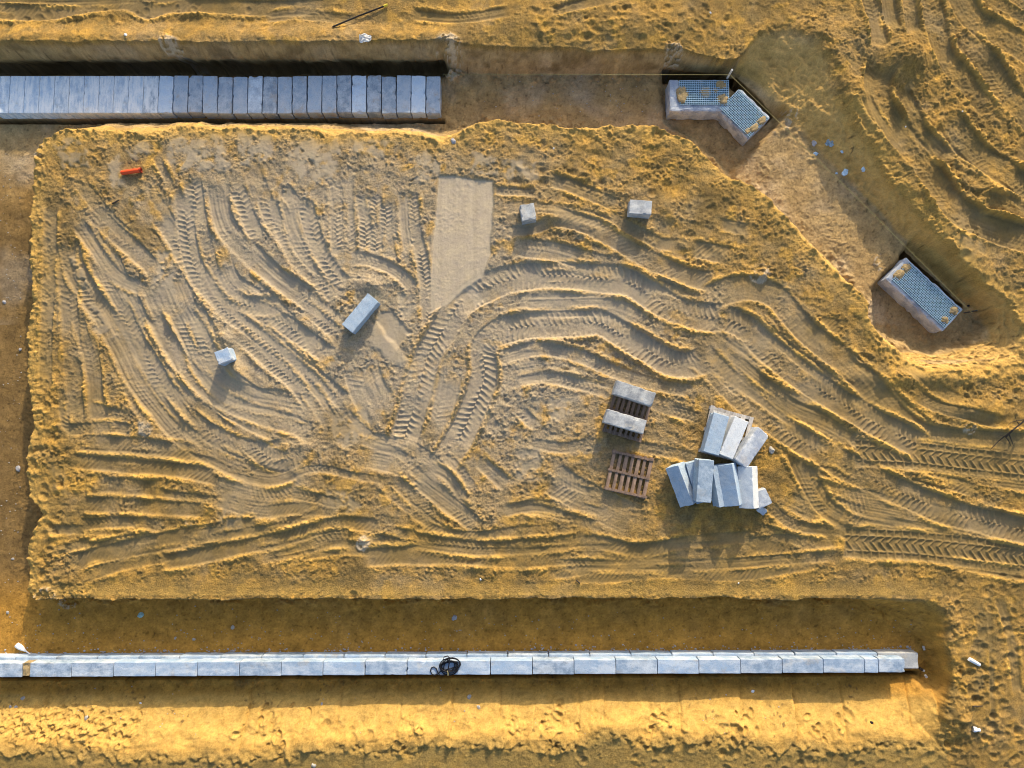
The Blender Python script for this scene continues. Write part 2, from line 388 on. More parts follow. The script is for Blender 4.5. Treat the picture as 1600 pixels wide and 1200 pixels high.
# line-integral convolution of noise along the flow, on an even pixel grid
gw, gh = 920, 700
rs = np.random.RandomState(5)
nz = rs.randn(gh, gw).astype(np.float32)
lu, lv = np.meshgrid(np.linspace(-60, 1660, gw), np.linspace(-60, 1260, gh))
q = bil(c2/nrm, lu, lv); r = bil(s2/nrm, lu, lv); la = .5*np.arctan2(r, q)
dx = np.cos(la); dy = np.sin(la)
acc = nz.copy()
for sgn in (1, -1):
    pu, pv = np.meshgrid(np.arange(gw, dtype=np.float32), np.arange(gh, dtype=np.float32))
    ou = np.full((gh, gw), sgn, np.float32); pd = (dx*sgn, dy*sgn)
    vx, vy = pd
    for k in range(26):
        pu = pu+vx; pv = pv+vy
        iu = np.clip(pu, 0, gw-1).astype(np.int32); iv = np.clip(pv, 0, gh-1).astype(np.int32)
        acc += nz[iv, iu]*(1-k/26)
        nx_, ny_ = dx[iv, iu], dy[iv, iu]
        f = np.sign(nx_*vx+ny_*vy); f[f == 0] = 1
        vx, vy = nx_*f, ny_*f
def blur(A, n):
    for _ in range(n):
        A = (np.roll(A, 1, 0)+2*A+np.roll(A, -1, 0))/4; A = (np.roll(A, 1, 1)+2*A+np.roll(A, -1, 1))/4
    return A
lic = blur(acc, 2)-blur(acc, 26); lic /= lic.std()
lic2 = blur(acc, 14)-blur(acc, 90); lic2 /= lic2.std()
def samp(A):
    fu = np.clip((U+60)/1720*(gw-1), 0, gw-1.01); fv = np.clip((V+60)/1320*(gh-1), 0, gh-1.01)
    iu = fu.astype(np.int32); iv = fv.astype(np.int32); fu = fu-iu; fv = fv-iv
    return (A[iv, iu]*(1-fu)*(1-fv)+A[iv, iu+1]*fu*(1-fv)+A[iv+1, iu]*(1-fu)*fv+A[iv+1, iu+1]*fu*fv).astype(np.float32)
LIC = samp(lic); LIC2 = samp(lic2)
del acc, nz

# ------------------------------------------------------------------ micro relief of loose sand
n_med = fbm(U, V, 34, 4, 31, .55); n_fine = fbm(U, V, 11, 3, 32, .6); n_rid = fbm(Uw, Vw, 22, 3, 33, .55, True)
wd, wid = worley(U+3*wu*2, V+3*wv*2, 13, 3); lump = np.clip(.55-wd, 0, 1)
wd2, wid2 = worley(V*.8+U*.6+200, U*.8-V*.6+900, 6.5, 4); crumb = np.clip(.5-wd2, 0, 1)*(wid2 > .45)
NE = sstep(1180, 1300, U)*sstep(420, 330, V)
patch = np.maximum(sstep(-.15, .35, fbm(U, V, 120, 3, 41)), .9*NE)        # where it is crumbly
smoothN = sstep(150, 230, V)*.0
ridge_amt = .35+.65*patch
relief = .030*n_med+.012*n_fine+.018*np.clip(n_rid, -.2, 1)*ridge_amt+.002*LIC+.002*LIC2+.018*fbm(Uw, Vw, 48, 3, 34, .55, True)+(.05*lump*(wid > .6)+.022*crumb)*patch
calm = np.ones_like(Z)
calm *= 1-.75*np.exp(-((V-920)/16)**2)*(U > 150)*sstep(1500, 1400, U)    # smoother shelf above the lower trench
calm *= 1-.45*sstep(1140, 1175, V)*sstep(1500, 1440, U)
calm *= 1-.55*sstep(1500, 1520, U)*sstep(860, 900, V)
calm *= 1-.5*sstep(80, 60, V)*sstep(1250, 1150, U)
Z += near*plate*calm*relief
# banks and floors
Vz = V-58*(Zl0-s_*low)          # runs down the cut faces, so that relief there is not stretched
g0 = s_
for _ in range(6):
    g0 = (np.roll(g0, 2, 0)+np.roll(g0, -2, 0)+2*g0)/4; g0 = (np.roll(g0, 2, 1)+np.roll(g0, -2, 1)+2*g0)/4
gy_, gx_ = np.gradient(g0); gl = np.sqrt(gx_**2+gy_**2)+1e-5
Ub = U+55*Z*(gx_/gl); Vz = V-55*Z*(gy_/gl)
nb = fbm(Ub, Vz, 24, 4, 51, .58)
nbr = fbm(Ub+.2*Vz, Vz, 13, 3, 53, .6, True)
Z += near*bank*(1+1.2*(U > 1380)*(V > 430)*(V < 700))*(.05*nb+.026*nbr+.03*crumb*patch+.04*lump*(wid > .5)*patch)*.8*(1-.65*(V > 1060)*(U > 200))
Z += near*fl*(.030*n_med+.03*np.clip(fbm(Uw, Vw, 14, 3, 54, .6, True), 0, 1)*sstep(0, .4, fbm(U, V, 60, 2, 55))+.010*n_fine+.018*crumb*(wid2 > .75)+.014*np.clip(n_rid, 0, 1)*patch)
# crumbs fallen along the foot of the lips
foot = np.exp(-((dF+5)/12)**2)*(dC > 0)*sstep(-.1, .3, fbm(U, V, 50, 2, 52))
Z += near*foot*(.13*lump+.07*crumb)*1.3
wd4, wid4 = worley(U*.9+V*.4+330, V*.9-U*.4+710, 8.5, 18)
clod = np.clip(.42-wd4, 0, 1)*(wid4 > .62)
lip = np.exp(-((dC)/6)**2)*(1-.6*np.exp(-((V-936)/14)**2)*(U > 120))
Z += near*lip*(.06*nb+.08*lump*(wid > .4)+.06*clod-.03*np.clip(n_rid, 0, 1))*ragged

# south bank of the lower trench: smooth bucket cuts separated by scored lines, with crumbled heaps between
sb = bank*(V > 1070)*(U > -60)*(U < 1470)
edges = [-60, 45, 198, 372, 395, 520, 618, 700, 778, 905, 945, 1068, 1165, 1250, 1330, 1432, 1470]
rs = np.random.RandomState(9); off = np.zeros_like(Z); score = np.zeros_like(Z)
uu = U+10*fbm(U*0, V, 60, 2, 61)+.12*(V-1120)
for a, b in zip(edges[:-1], edges[1:]):
    m = (uu >= a) & (uu < b); k = rs.uniform(-.06, .06); off[m] = k+.04*(uu[m]-a)/(b-a)
    score += np.exp(-((uu-a)/2.2)**2)
Z += sb*(off-.05*score*(0.5+.5*np.clip(n_fine*2, -1, 1)))
hp = fbm(U, V*.7, 70, 3, 63, .6)
heap = sstep(.22, .52, hp)*.9+sstep(250, 120, U+40*hp)+np.exp(-((U-415)/22)**2)*.6+np.exp(-((U-642)/24)**2)*.8+np.exp(-((U-1030)/30)**2)*.5+np.exp(-((U-865)/22)**2)*.5
heap = np.clip(heap, 0, 1)*sb*sstep(1100, 1135, V)
for _ in range(70):
    c, w_ = rd0.choice(((20,60),(110,60),(190,40),(415,26),(640,26),(865,24),(1035,24),(1160,30),(1290,40))); u = rd0.gauss(c, w_*.7); v = rd0.uniform(1108, 1172)
    if u < -30 or u > 1440: continue
    r_ = rd0.choice((rd0.uniform(2, 4), rd0.uniform(2, 4), rd0.uniform(4, 6.5))); J, I = win(u-3*r_, u+3*r_, v-3*r_, v+3*r_)
    a_, b_ = rotc(U[J, I]-u, V[J, I]-v, rd0.uniform(0, 3)); q_ = np.sqrt((a_/1.5)**2+b_**2)/r_
    Z[J, I] += -.05*np.exp(-q_**3)*(1+.8*n_fine[J, I])+.022*np.exp(-((q_-1.35)/.35)**2)
Z += heap*(.14*np.clip(fbm(U, V, 22, 4, 62, .6), -.6, 1)+.09*lump+.07*crumb+.05*np.clip(n_rid, -.3, 1)-.05*np.clip(-nbr, 0, 1))
rough *= 1
# bucket scrape marks on the north-east bank
Z += near*bank*(U > 1160)*(V < 520)*.020*perlin((U-V)/9, (U+V)/160, 71)

n5 = fbm(Uw, Vw, 8.5, 3, 92, .62, True); n6 = perlin(U/3.4, V/3.4, 93)
# ------------------------------------------------------------------ stamping helpers
Zs = np.where(plate > .5, Zlow, Z); TRK = np.zeros_like(Z); BRM = np.zeros_like(Z)
fine_grit = fbm(U, V, 5, 2, 81)
def nearest(sp, m):
    us = [p.x for p in sp]; vs = [p.y for p in sp]
    J, I = win(min(us)-m, max(us)+m, min(vs)-m, max(vs)+m)
    u = U[J, I]; v = V[J, I]
    best = np.full(u.shape, 1e9, np.float32); sg = np.zeros(u.shape, np.float32); al = np.zeros(u.shape, np.float32)
    s0 = 0
    for a, b in zip(sp[:-1], sp[1:]):
        e = b-a; L = e.length
        if L < 1e-6: continue
        j, i = win(min(a.x, b.x)-m, max(a.x, b.x)+m, min(a.y, b.y)-m, max(a.y, b.y)+m)
        j = slice(max(0, j.start-J.start), max(0, j.stop-J.start)); i = slice(max(0, i.start-I.start), max(0, i.stop-I.start))
        uu = u[j, i]-a.x; vv = v[j, i]-a.y
        t = (uu*e.x+vv*e.y)/(L*L); tc = np.clip(t, 0, 1)
        d = (uu-tc*e.x)**2+(vv-tc*e.y)**2
        k = d < best[j, i]
        best[j, i] = np.where(k, d, best[j, i]); sg[j, i] = np.where(k, (e.x*vv-e.y*uu)/L, sg[j, i]); al[j, i] = np.where(k, s0+tc*L, al[j, i])
        s0 += L
    return J, I, np.sqrt(best), sg, al, s0
def tri(x): return 2*np.abs(x-np.floor(x+.5))
def pulse(x, w):
    f = np.abs(x-np.floor(x)-.5)*2; return sstep(1-w, 1-w*.35, f)
for (pts, w, depth, berm, tread, period, amp, k, g, fade), sp in zip(TR_ALL, SPL_ALL):
    if len(sp) < 4: continue
    w *= 1.14; h = w/2; m = h+26
    J, I, d, sg, al, Ltot = nearest(sp, m)
    if d.size == 0: continue
    seed = int(abs(pts[0][0]*7+pts[0][1]*3)) % 997
    hw = h*(1+.10*perlin(al/46, sg*0+.5, seed))+1.6*fine_grit[J, I]
    f = sstep(0, fade, al)*sstep(0, fade, Ltot-al)*np.where(d < 400, 1, 0)
    f = f*(.75+.35*np.clip(perlin(al/70, sg*0+3.3, seed+1)*2, -1, 1)) if tread != 'big' else f
    f = np.clip(f, 0, 1)*plate[J, I]
    mi = sstep(hw+1.6, hw-1.8, d)*f
    a = np.abs(sg)
    flat = Zs[J, I]-.66*depth*(1-.12*np.clip(d/h, 0, 1.2)**4)+.012*n_med[J, I]+.010*perlin(al/26, sg/16, seed+31)
    if tread == 'chev':
        al2 = al+1.3*perlin(al/14, sg/9, seed+21)
        ph = np.where(sg > 0, (al2+.42*a-.004*a*a)/period, (al2+.42*a-.004*a*a)/period+.5)
        lug = pulse(ph, .55)*sstep(h, h*.8, a)*(.75+.25*np.cos(a/h*6))
        fadeN = np.clip(.66+perlin(al/48, sg/22, seed+5)*1.9, 0, 1)
        tz = 1.45*amp*lug*fadeN+.005*perlin(al/5, sg/5, seed+6)
    elif tread == 'slant':
        tz = amp*pulse((al+.8*sg)/period, .6)*np.clip(.5+perlin(al/50, sg/20, seed+5)*2.2, 0, 1)
    elif tread == 'rib':
        tz = amp*(perlin(sg/5, al/90, seed+7)+.6*pulse(al/period+.02*sg*sg/h, .5))
    elif tread == 'big':
        c = h*.50; pk = .25*c
        zz = np.where(sg < pk, sg+c, (pk+c)-(sg-pk)*1.1)*.85
        zc_ = np.where(sg > 0, ((pk+c)-(c-pk)*1.1)*.85, 0.0)
        jit = .8*perlin(al/9, sg/9, seed+21)
        line = np.abs(((al-zz+jit)/period) % 1-.5)*period
        l1 = np.exp(-(line/1.5)**2)*(a < c+.5)
        ph = np.abs(((al-zc_+jit)/period) % 1-.5)*period          # cells of the shoulder lugs
        dd = np.minimum(np.abs(ph-np.clip(1-(a-c)/(h-c)*.0, 0, 1)*0), 9)
        hexe = np.exp(-(ph/1.5)**2)*(a >= c)*(a < h)
        rim_ = np.exp(-((a-(c+1.2*(ph/period*2-.5)))/1.4)**2)*.9+np.exp(-((a-(h-1+1.6*(.5-ph/period*2)))/1.5)**2)*.9
        tz = amp*np.maximum(np.maximum(l1, hexe), rim_)*1.55*(.75+.4*perlin(al/40, sg/18, seed+5))+.006*perlin(al/5, sg/5, seed+6)
    else:
        tz = .012*perlin(sg/3.4, al/120, seed+7)+.006*fine_grit[J, I]
        pr = np.clip(perlin(al/70, sg*0+9.1, seed+8)*3, 0, 1)       # stretches where a tread still shows
        tz = tz+pr*.018*pulse(np.where(sg > 0, (al+.45*a)/7.5, (al+.45*a)/7.5+.5), .5)*sstep(h, h*.7, a)
    kk = mi*min(1, k*1.07)
    Z[J, I] = Z[J, I]*(1-kk)+(flat+tz)*kk
    bw = 3.2+1.3*perlin(al/40, np.sign(sg)*7+.1, seed+3)
    side = np.clip(.55+1.1*perlin(al/55, np.sign(sg)*3.3, seed+9), .05, 1.2)
    bz = .43*berm*np.exp(-((d-hw-3.5)/bw)**2)*side*f
    bz = bz*np.clip(1+.8*n_fine[J, I]+.9*n5[J, I]+1.4*crumb[J, I]+1.2*clod[J, I]*2, .1, 3)
    Z[J, I] += bz*.85
    gm = sstep(hw+7, hw-3, d)*f
    grey[J, I] = grey[J, I]*(1-gm)+g*gm
    rough[J, I] *= 1-.85*mi
    TRK[J, I] = TRK[J, I]*(1-mi)+mi*(1-.6*g); BRM[J, I] = np.maximum(BRM[J, I]*(1-mi), np.clip(bz/.03, 0, 1)*(1-mi))

# ------------------------------------------------------------------ scraped plates, crust slabs, mud splats
def plate_patch(pts, z=0.0, g=.8, edge=5, k=.9, streak=.01, raise_=0, dm=0, wob=4, solid=0):
    us = [p[0] for p in pts]; vs = [p[1] for p in pts]
    J, I = win(min(us)-12, max(us)+12, min(vs)-12, max(vs)+12)
    d = poly_sd(pts, U[J, I]+wob*wu[J, I]*3, V[J, I]+wob*wv[J, I]*3)
    m = sstep(edge, -edge, d)
    if wob > 2 and not solid: m = m*np.clip(.78+1.4*perlin(U[J, I]/17, V[J, I]/17, 207)+.8*perlin(U[J, I]/6, V[J, I]/6, 208), 0, 1)
    tgt = Zlow[J, I]+z+streak*n_med[J, I]+.004*fine_grit[J, I]
    Z[J, I] = Z[J, I]*(1-m*k)+tgt*m*k
    grey[J, I] = grey[J, I]*(1-m)+g*m; rough[J, I] *= 1-.85*m; damp[J, I] = np.maximum(damp[J, I], dm*m)
plate_patch([(684,272),(772,282),(767,400),(752,436),(725,452),(700,476),(673,488),(671,440),(680,350)], -.02, 1.0, 2.5, .97, .004, wob=1.5)
plate_patch([(250,395),(279,396),(272,463),(240,458)], -.01, .85)
plate_patch([(104,398),(124,400),(138,448),(120,452)], .02, .9)
plate_patch([(135,468),(157,480),(180,525),(156,531)], -.02, .9)
plate_patch([(592,487),(612,485),(641,522),(622,546),(585,505)], -.01, .8, 3, .95, .004, solid=1)
plate_patch([(575,512),(590,508),(640,560),(625,572),(580,540)], .05, .5, 5, .85, .006, solid=1)
plate_patch([(620,458),(646,462),(640,500),(622,495)], -.01, .8)
plate_patch([(520,650),(575,640),(588,668),(545,700),(525,690)], -.01, .6)
plate_patch([(500,765),(540,770),(565,790),(545,808),(510,790)], -.01, .6)
plate_patch([(805,705),(842,702),(840,748),(806,745)], .0, .5)
plate_patch([(345,770),(385,775),(378,825),(340,828)], -.01, .7)
plate_patch([(860,620),(900,618),(890,650),(862,652)], .01, .6)
plate_patch([(80,725),(105,730),(102,768),(82,765)], .03, .3, 6)
plate_patch([(1195,430),(1235,444),(1240,452),(1198,440)], .02, .7)
plate_patch([(1485,330),(1525,350),(1540,400),(1510,420),(1478,365)], .0, .15, 8, .8)
plate_patch([(1407,122),(1432,128),(1430,142),(1412,140)], .02, .35, 4)
for pts in ([(262,218),(345,213),(352,258),(300,268),(255,255)], [(370,214),(428,212),(430,250),(400,262),(372,256)], [(452,224),(480,216),(532,214),(540,250),(520,285),(470,280),(450,255)],
            [(545,220),(580,215),(605,225),(600,245),(560,248)], [(195,232),(222,216),(234,240),(215,252)], [(170,255),(192,246),(195,290),(178,295)],
            [(650,240),(672,225),(690,262),(668,290),(640,285)], [(735,240),(775,245),(782,270),(740,268)], [(782,248),(840,250),(842,280),(790,278)], [(80,225),(130,218),(140,255),(100,262)]):
    plate_patch(pts, .035, .85, 3.5, .8, .02, wob=7)
    us = [p[0] for p in pts]; vs = [p[1] for p in pts]
for (u, v, r, z) in ((265,78,22,.16), (700,82,30,.22), (1055,84,20,.20), (75,942,26,.12), (1237,172,26,-.35), (1395,405,20,-.55), (1187,425,18,.06), (565,850,16,.05), (1515,670,14,.10), (225,670,16,.04), (300,812,10,.03), (55,232,14,-.1)):
    J, I = win(u-2*r, u+2*r, v-2*r, v+2*r)
    dd = np.hypot(U[J, I]-u, V[J, I]-v)+14*wu[J, I]+.5*r*n_med[J, I]
    m = sstep(r*1.05, r*.7, dd)*np.clip(.55+1.6*n_med[J, I]+.9*nbr[J, I], 0, 1)
    grey[J, I] = np.maximum(grey[J, I], m*1.15)
    if z > 0: Z[J, I] += m*(z*np.clip(1-(dd/r/1.1)**2, 0, 1)*.6+.03*n_rid[J, I])
    else: Z[J, I] += m*.04*n_rid[J, I]

# ------------------------------------------------------------------ footprints and dents
def dent(u, v, r, h, el=1.0, an=0.0):
    J, I = win(u-3*r, u+3*r, v-3*r, v+3*r)
    a, b = rotc(U[J, I]-u, V[J, I]-v, -an); q = np.sqrt((a/el)**2+b**2)/r
    h *= .55; Z[J, I] += -h*np.exp(-q**3)+.38*h*np.exp(-((q-1.35)/.3)**2)
rd = random.Random(4)
def scatter(u0, u1, v0, v1, n, r=(4, 6.5), h=(.03, .06), cond=None):
    for _ in range(n):
        u, v = rd.uniform(u0, u1), rd.uniform(v0, v1)
        if cond and not cond(u, v): continue
        dent(u, v, rd.uniform(*r), rd.uniform(*h), rd.uniform(1, 1.7), rd.uniform(0, 3.1))
scatter(820, 1140, 8, 66, 120, (3.5, 6), (.025, .045))
scatter(1480, 1640, 900, 1220, 190, (4, 7), (.03, .055))
scatter(1470, 1560, 1040, 1180, 40, (4, 7), (.04, .08))
scatter(50, 100, 600, 930, 60, (4, 6.5), (.035, .06))
scatter(50, 90, 300, 600, 30, (4, 6), (.02, .04))
scatter(980, 1460, 1172, 1210, 40, (4, 7), (.03, .06))
scatter(800, 1050, 205, 300, 55, (5, 9), (.03, .05))
scatter(1490, 1600, 390, 640, 60, (4, 8), (.03, .06))
scatter(1040, 1240, 230, 420, 40, (4, 8), (.02, .05), lambda u, v: v > 215+(u-1030)*.75+25)
scatter(0, 660, 10, 60, 60, (3, 6), (.02, .04))
for u, v in ((1000,1160),(1012,1164),(905,1180),(912,1188),(1080,1168),(1128,1175),(1140,1180),(1150,1176),(1408,538),(1030,205),(1018,302),(552,930),(430,1158),(550,1158),(545,1150),(505,1140),(575,1152),(620,1165),(1380,490)):
    dent(u, v, 6, .08)
scatter(1390, 1500, 500, 545, 26, (3.5, 6), (.02, .05))
scatter(0, 1400, 950, 1010, 40, (3, 6), (.012, .03))
# north-east bank slump hole and the dark hollow by the lip
dent(1345, 525, 14, .12, 2.2, 1.4); dent(1352, 560, 7, .12, 1.6, .3); dent(1105, 392, 8, .06); dent(1520, 282, 10, .10, 1.6, .4)

# sand heaped up round half-buried blocks
Z += near*(blob(372, 580, 10, 26, .16, -.5)+blob(355, 528, 16, 12, .10)+blob(580, 445, 22, 14, .12)+blob(985, 300, 24, 10, .05)+blob(1042, 325, 16, 18, .10))
# crumbs everywhere loose sand was pushed up (keeps off packed tracks)
Z += near*NE*plate*rough*(.07*fbm(Uw, Vw, 34, 4, 95, .6, True)*np.clip(fbm(U, V, 70, 2, 96)*2+.4, 0, 1))
wd3, wid3 = worley(U*.7-V*.7+55, U*.7+V*.7+20, 3.6, 8)
Z += near*(.35+.65*patch)*plate*rough*.013*np.clip(.5-wd3, 0, 1)*2*(wid3 > .55)*calm
gr_ = np.clip(rough, 0, 1)
grit_zone = sstep(-.35, .45, fbm(U, V, 42, 3, 94, .6))
grit_amp = near*plate*calm*(.06+.94*gr_)*(.22+.95*grit_zone)
Z += grit_amp*(.020*n5+.010*n6)
Z += near*(1-plate)*(.007*n5+.004*n6)
Z += near*(plate*calm*gr_*grit_zone+.5*foot+.4*heap)*.13*clod
# ------------------------------------------------------------------ terrain mesh with its material colours and painted crevice shade
cn = fbm(U, V, 90, 4, 101, .6); cn2 = fbm(U, V, 16, 3, 102, .6); cn3 = fbm(U, V, 45, 3, 103, .55)
zone = np.exp(-((U-470)/300)**2-((V-430)/240)**2)+.55*np.exp(-((U-860)/300)**2-((V-520)/190)**2)+.35*np.exp(-((U-780)/200)**2-((V-640)/150)**2)
zone = np.clip(zone, 0, 1)
gr = np.clip(grey*(.45+.65*zone)+.50*zone+.28*cn-.04+.10*cn2, 0, 1.15)*plate
ext = np.clip(grey-1, 0, 1)
gr = np.maximum(gr, (grey > .9)*np.clip(grey, 0, 1)*np.clip(.75+.5*cn2, 0, 1))
def mixc(A, c, m): 
    m = m[..., None] if m.ndim == 2 else m
    return A*(1-m)+np.array(c, np.float32)*m
OCHRE = (.42, .245, .058); TAN = (.222, .153, .056); PALE = (.37, .305, .215); DAMP = (.42, .22, .042); DAMP2 = (.38, .265, .125); GOLD = (.485, .305, .085)
zw = np.clip(zone*1.25+.35*cn, 0, 1)
loose = np.clip(.34+.7*cn3+.6*cn2+.35*(rough-.8)+.25*n_fine, 0, 1)
col = mixc(np.ones(Z.shape+(3,), np.float32)*np.array(TAN, np.float32), OCHRE, loose)
col = mixc(col, (.335, .275, .19), zw*np.clip(.95-.75*np.clip(loose-.45, 0, 1)*2, 0, 1))
col = mixc(col, PALE, gr*(.95-.35*loose*(grey < .9)))
br = sstep(.04, .40, fbm(U, V, 75, 3, 107)-.25*zone)*(1-.7*np.clip(grey, 0, 1))*plate
col = mixc(col, (.17, .115, .042), br*.65)                       # darker, damper ground
fr = sstep(.18, .42, fbm(Uw, Vw, 38, 3, 108))*np.clip(rough, 0, 1)*plate
col = mixc(col, (.53, .31, .065), fr*.55)                         # freshly turned orange sand
tk = np.clip(TRK*1.2, 0, 1)*(1-.85*zw)
col = mixc(col, (.205, .145, .062), tk*np.clip(.75+.5*cn, 0, 1)*.85)        # packed olive wheel beds
col = mixc(col, (.33, .275, .20), np.clip(TRK*1.3+grey*.3, 0, 1)*zw*.6*(grey > .02))
col = mixc(col, (.55, .335, .085), BRM*np.clip(.8+.8*cn3, 0, 1)*(.85-.45*zw))           # loose golden sand thrown up beside them
streak = perlin(U/3.2, V/130, 111)*.5+perlin(U/9, V/200, 112)*.5
plm = (np.abs(U-722) < 62)*(V > 262)*(V < 498)*(grey > .9)
col = mixc(col, (.44, .365, .265), plm*np.clip(grey*1.0, 0, 1)*.8)
pl = (np.abs(U-722) < 56)*(V > 265)*(V < 495)*(grey > .97)
col = col*(1+.13*streak*pl)[..., None]
# trench soils
t3 = (V > 600)*1.0*(U > -900)
fm = np.clip(fl*(.85+.5*cn), 0, 1)
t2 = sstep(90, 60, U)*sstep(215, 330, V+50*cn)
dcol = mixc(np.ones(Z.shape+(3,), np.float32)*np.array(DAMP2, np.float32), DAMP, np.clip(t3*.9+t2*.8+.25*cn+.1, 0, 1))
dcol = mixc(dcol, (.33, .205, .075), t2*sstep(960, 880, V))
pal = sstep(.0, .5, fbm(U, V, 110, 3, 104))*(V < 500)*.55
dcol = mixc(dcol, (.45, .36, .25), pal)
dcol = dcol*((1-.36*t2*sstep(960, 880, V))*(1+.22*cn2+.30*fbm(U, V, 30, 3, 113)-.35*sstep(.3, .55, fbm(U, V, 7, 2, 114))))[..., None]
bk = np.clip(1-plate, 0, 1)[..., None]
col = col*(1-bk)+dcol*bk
# lips are bright loose sand, the south bank is clean golden sand
col = mixc(col, GOLD, np.clip(np.exp(-(np.minimum(dC+2, 0)/16)**2)*(dC < 14)*.75*(V > 150)*(V < 930), 0, 1))
col = mixc(col, GOLD, np.clip(sb*sstep(1085, 1112, V)*(.9+.3*cn2), 0, 1))
col = mixc(col, (.29, .20, .065), np.clip((V > 1130)*(U < 1480)*plate*(.75+.5*cn2), 0, 1))
soilb = sstep(.05, .35, fbm(Ub, Vz, 40, 3, 110))*np.clip(bank*(V < 620)+.8*foot, 0, 1)
col = mixc(col, (.17, .11, .045), soilb*.6)      # darker earth layers in the cuts
col = mixc(col, (.50, .31, .095), np.clip(bank*(U > 1160)*(V < 560)*.85, 0, 1))
col = mixc(col, (.47, .39, .28), np.clip(ext*5, 0, 1)*.9)
col *= (1+(.20*cn2+.16*fine_grit+.12*n6*rough)*np.clip(.15+rough, 0, 1)*(1-bank)+bank*(.30*nb+.22*nbr+.10*perlin(Ub/3, Vz/3, 109)))[..., None]
crev_shade = sstep(.15, .75, -n5+.3*cn2)*np.clip(rough, 0, 1)*grit_zone*plate
col = mixc(col, (.20, .135, .05), np.clip(crev_shade*.75, 0, 1))      # shade painted into the hollows between crumbs
# dark organic flecks and roots in the cut faces of the banks
fleck = sstep(.28, .5, fbm(U, V, 8, 2, 105))*sstep(.0, .4, fbm(U, V, 60, 2, 106))*np.clip(bank+foot+.15, 0, 1)*(V > 135)
col = mixc(col, (.10, .065, .03), np.clip(fleck*.75, 0, 1))
col = np.clip(col, .02, .8)

me = bpy.data.meshes.new('ground')
nv = NX*NY
co = np.empty((nv, 3), np.float32); co[:, 0] = (X+DX).ravel(); co[:, 1] = (Y+DY).ravel(); co[:, 2] = Z.ravel()
me.vertices.add(nv); me.vertices.foreach_set('co', co.ravel())
idx = np.arange(nv, dtype=np.int32).reshape(NY, NX)
q = np.stack([idx[:-1, :-1], idx[:-1, 1:], idx[1:, 1:], idx[1:, :-1]], -1).reshape(-1, 4)
nf = len(q)
me.loops.add(nf*4); me.loops.foreach_set('vertex_index', q.ravel())
me.polygons.add(nf); me.polygons.foreach_set('loop_start', np.arange(0, nf*4, 4, dtype=np.int32)); 
me.polygons.foreach_set('use_smooth', np.ones(nf, bool))
at = me.attributes.new('soil', 'FLOAT_COLOR', 'POINT')
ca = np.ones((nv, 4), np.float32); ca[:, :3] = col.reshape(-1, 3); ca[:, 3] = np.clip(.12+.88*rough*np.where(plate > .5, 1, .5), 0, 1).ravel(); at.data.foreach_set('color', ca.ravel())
me.update(); me.validate()
def hz(x, y):
    i = int(np.clip(np.searchsorted(xs, x), 1, NX-1)); j = int(np.clip(np.searchsorted(ys, y), 1, NY-1))
    return float(Z[j-1:j+1, i-1:i+1].mean())
def hmax(x, y, r):
    i0, i1 = np.searchsorted(xs, [x-r, x+r]); j0, j1 = np.searchsorted(ys, [y-r, y+r])
    return float(np.percentile(Z[j0:j1+1, i0:i1+1], 70))

# ------------------------------------------------------------------ materials
def mat(name):
    m = bpy.data.materials.new(name); m.use_nodes = True
    nt = m.node_tree; b = nt.nodes['Principled BSDF']; b.inputs['Roughness'].default_value = .9
    b.inputs['Specular IOR Level'].default_value = .25
    return m, nt, b
def N(nt, typ, **kw):
    n = nt.nodes.new(typ)
    for k, v in kw.items():
        if k in n.inputs: n.inputs[k].default_value = v
        else: setattr(n, k, v)
    return n
def ramp(nt, fac, stops):
    r = nt.nodes.new('ShaderNodeValToRGB'); e = r.color_ramp.elements
    while len(e) < len(stops): e.new(.5)
    for i, (p, c) in enumerate(stops): e[i].position = p; e[i].color = (*c, 1) if len(c) == 3 else c
    nt.links.new(fac, r.inputs[0]); return r.outputs[0]
def mixrgb(nt, fac, a, b, mode='MIX'):
    m = nt.nodes.new('ShaderNodeMix'); m.data_type = 'RGBA'; m.blend_type = mode
    for s, v in ((0, fac), (6, a), (7, b)):
        if hasattr(v, 'links'): nt.links.new(v, m.inputs[s])
        else: m.inputs[s].default_value = v if s == 0 else (*v, 1)
    return m.outputs[2]
def bump(nt, b, h, dist, strength=1.0):
    n = nt.nodes.new('ShaderNodeBump'); n.inputs['Distance'].default_value = dist; n.inputs['Strength'].default_value = strength
    nt.links.new(h, n.inputs['Height']); nt.links.new(n.outputs[0], b.inputs['Normal'])

m_sand, nt, b = mat('sand')
a = N(nt, 'ShaderNodeAttribute', attribute_name='soil')
g = N(nt, 'ShaderNodeNewGeometry')
n1 = N(nt, 'ShaderNodeTexNoise', Scale=26.0, Detail=6.0, Roughness=.65); nt.links.new(g.outputs['Position'], n1.inputs['Vector'])
n2 = N(nt, 'ShaderNodeTexNoise', Scale=3.2, Detail=4.0, Roughness=.6); nt.links.new(g.outputs['Position'], n2.inputs['Vector'])
f1 = ramp(nt, n1.outputs[0], [(.30, (.66, .64, .62)), (.5, (1, 1, 1)), (.72, (1.25, 1.22, 1.18))])
c1 = mixrgb(nt, a.outputs['Alpha'], a.outputs['Color'], f1, 'MULTIPLY')
f2 = ramp(nt, n2.outputs[0], [(.3, (.90, .90, .94)), (.7, (1.08, 1.06, 1.0))])
c2_ = mixrgb(nt, 1.0, c1, f2, 'MULTIPLY')
nt.links.new(c2_, b.inputs['Base Color']); b.inputs['Roughness'].default_value = .95; b.inputs['Specular IOR Level'].default_value = .12
n3 = N(nt, 'ShaderNodeTexNoise', Scale=34.0, Detail=5.0, Roughness=.7); nt.links.new(g.outputs['Position'], n3.inputs['Vector'])
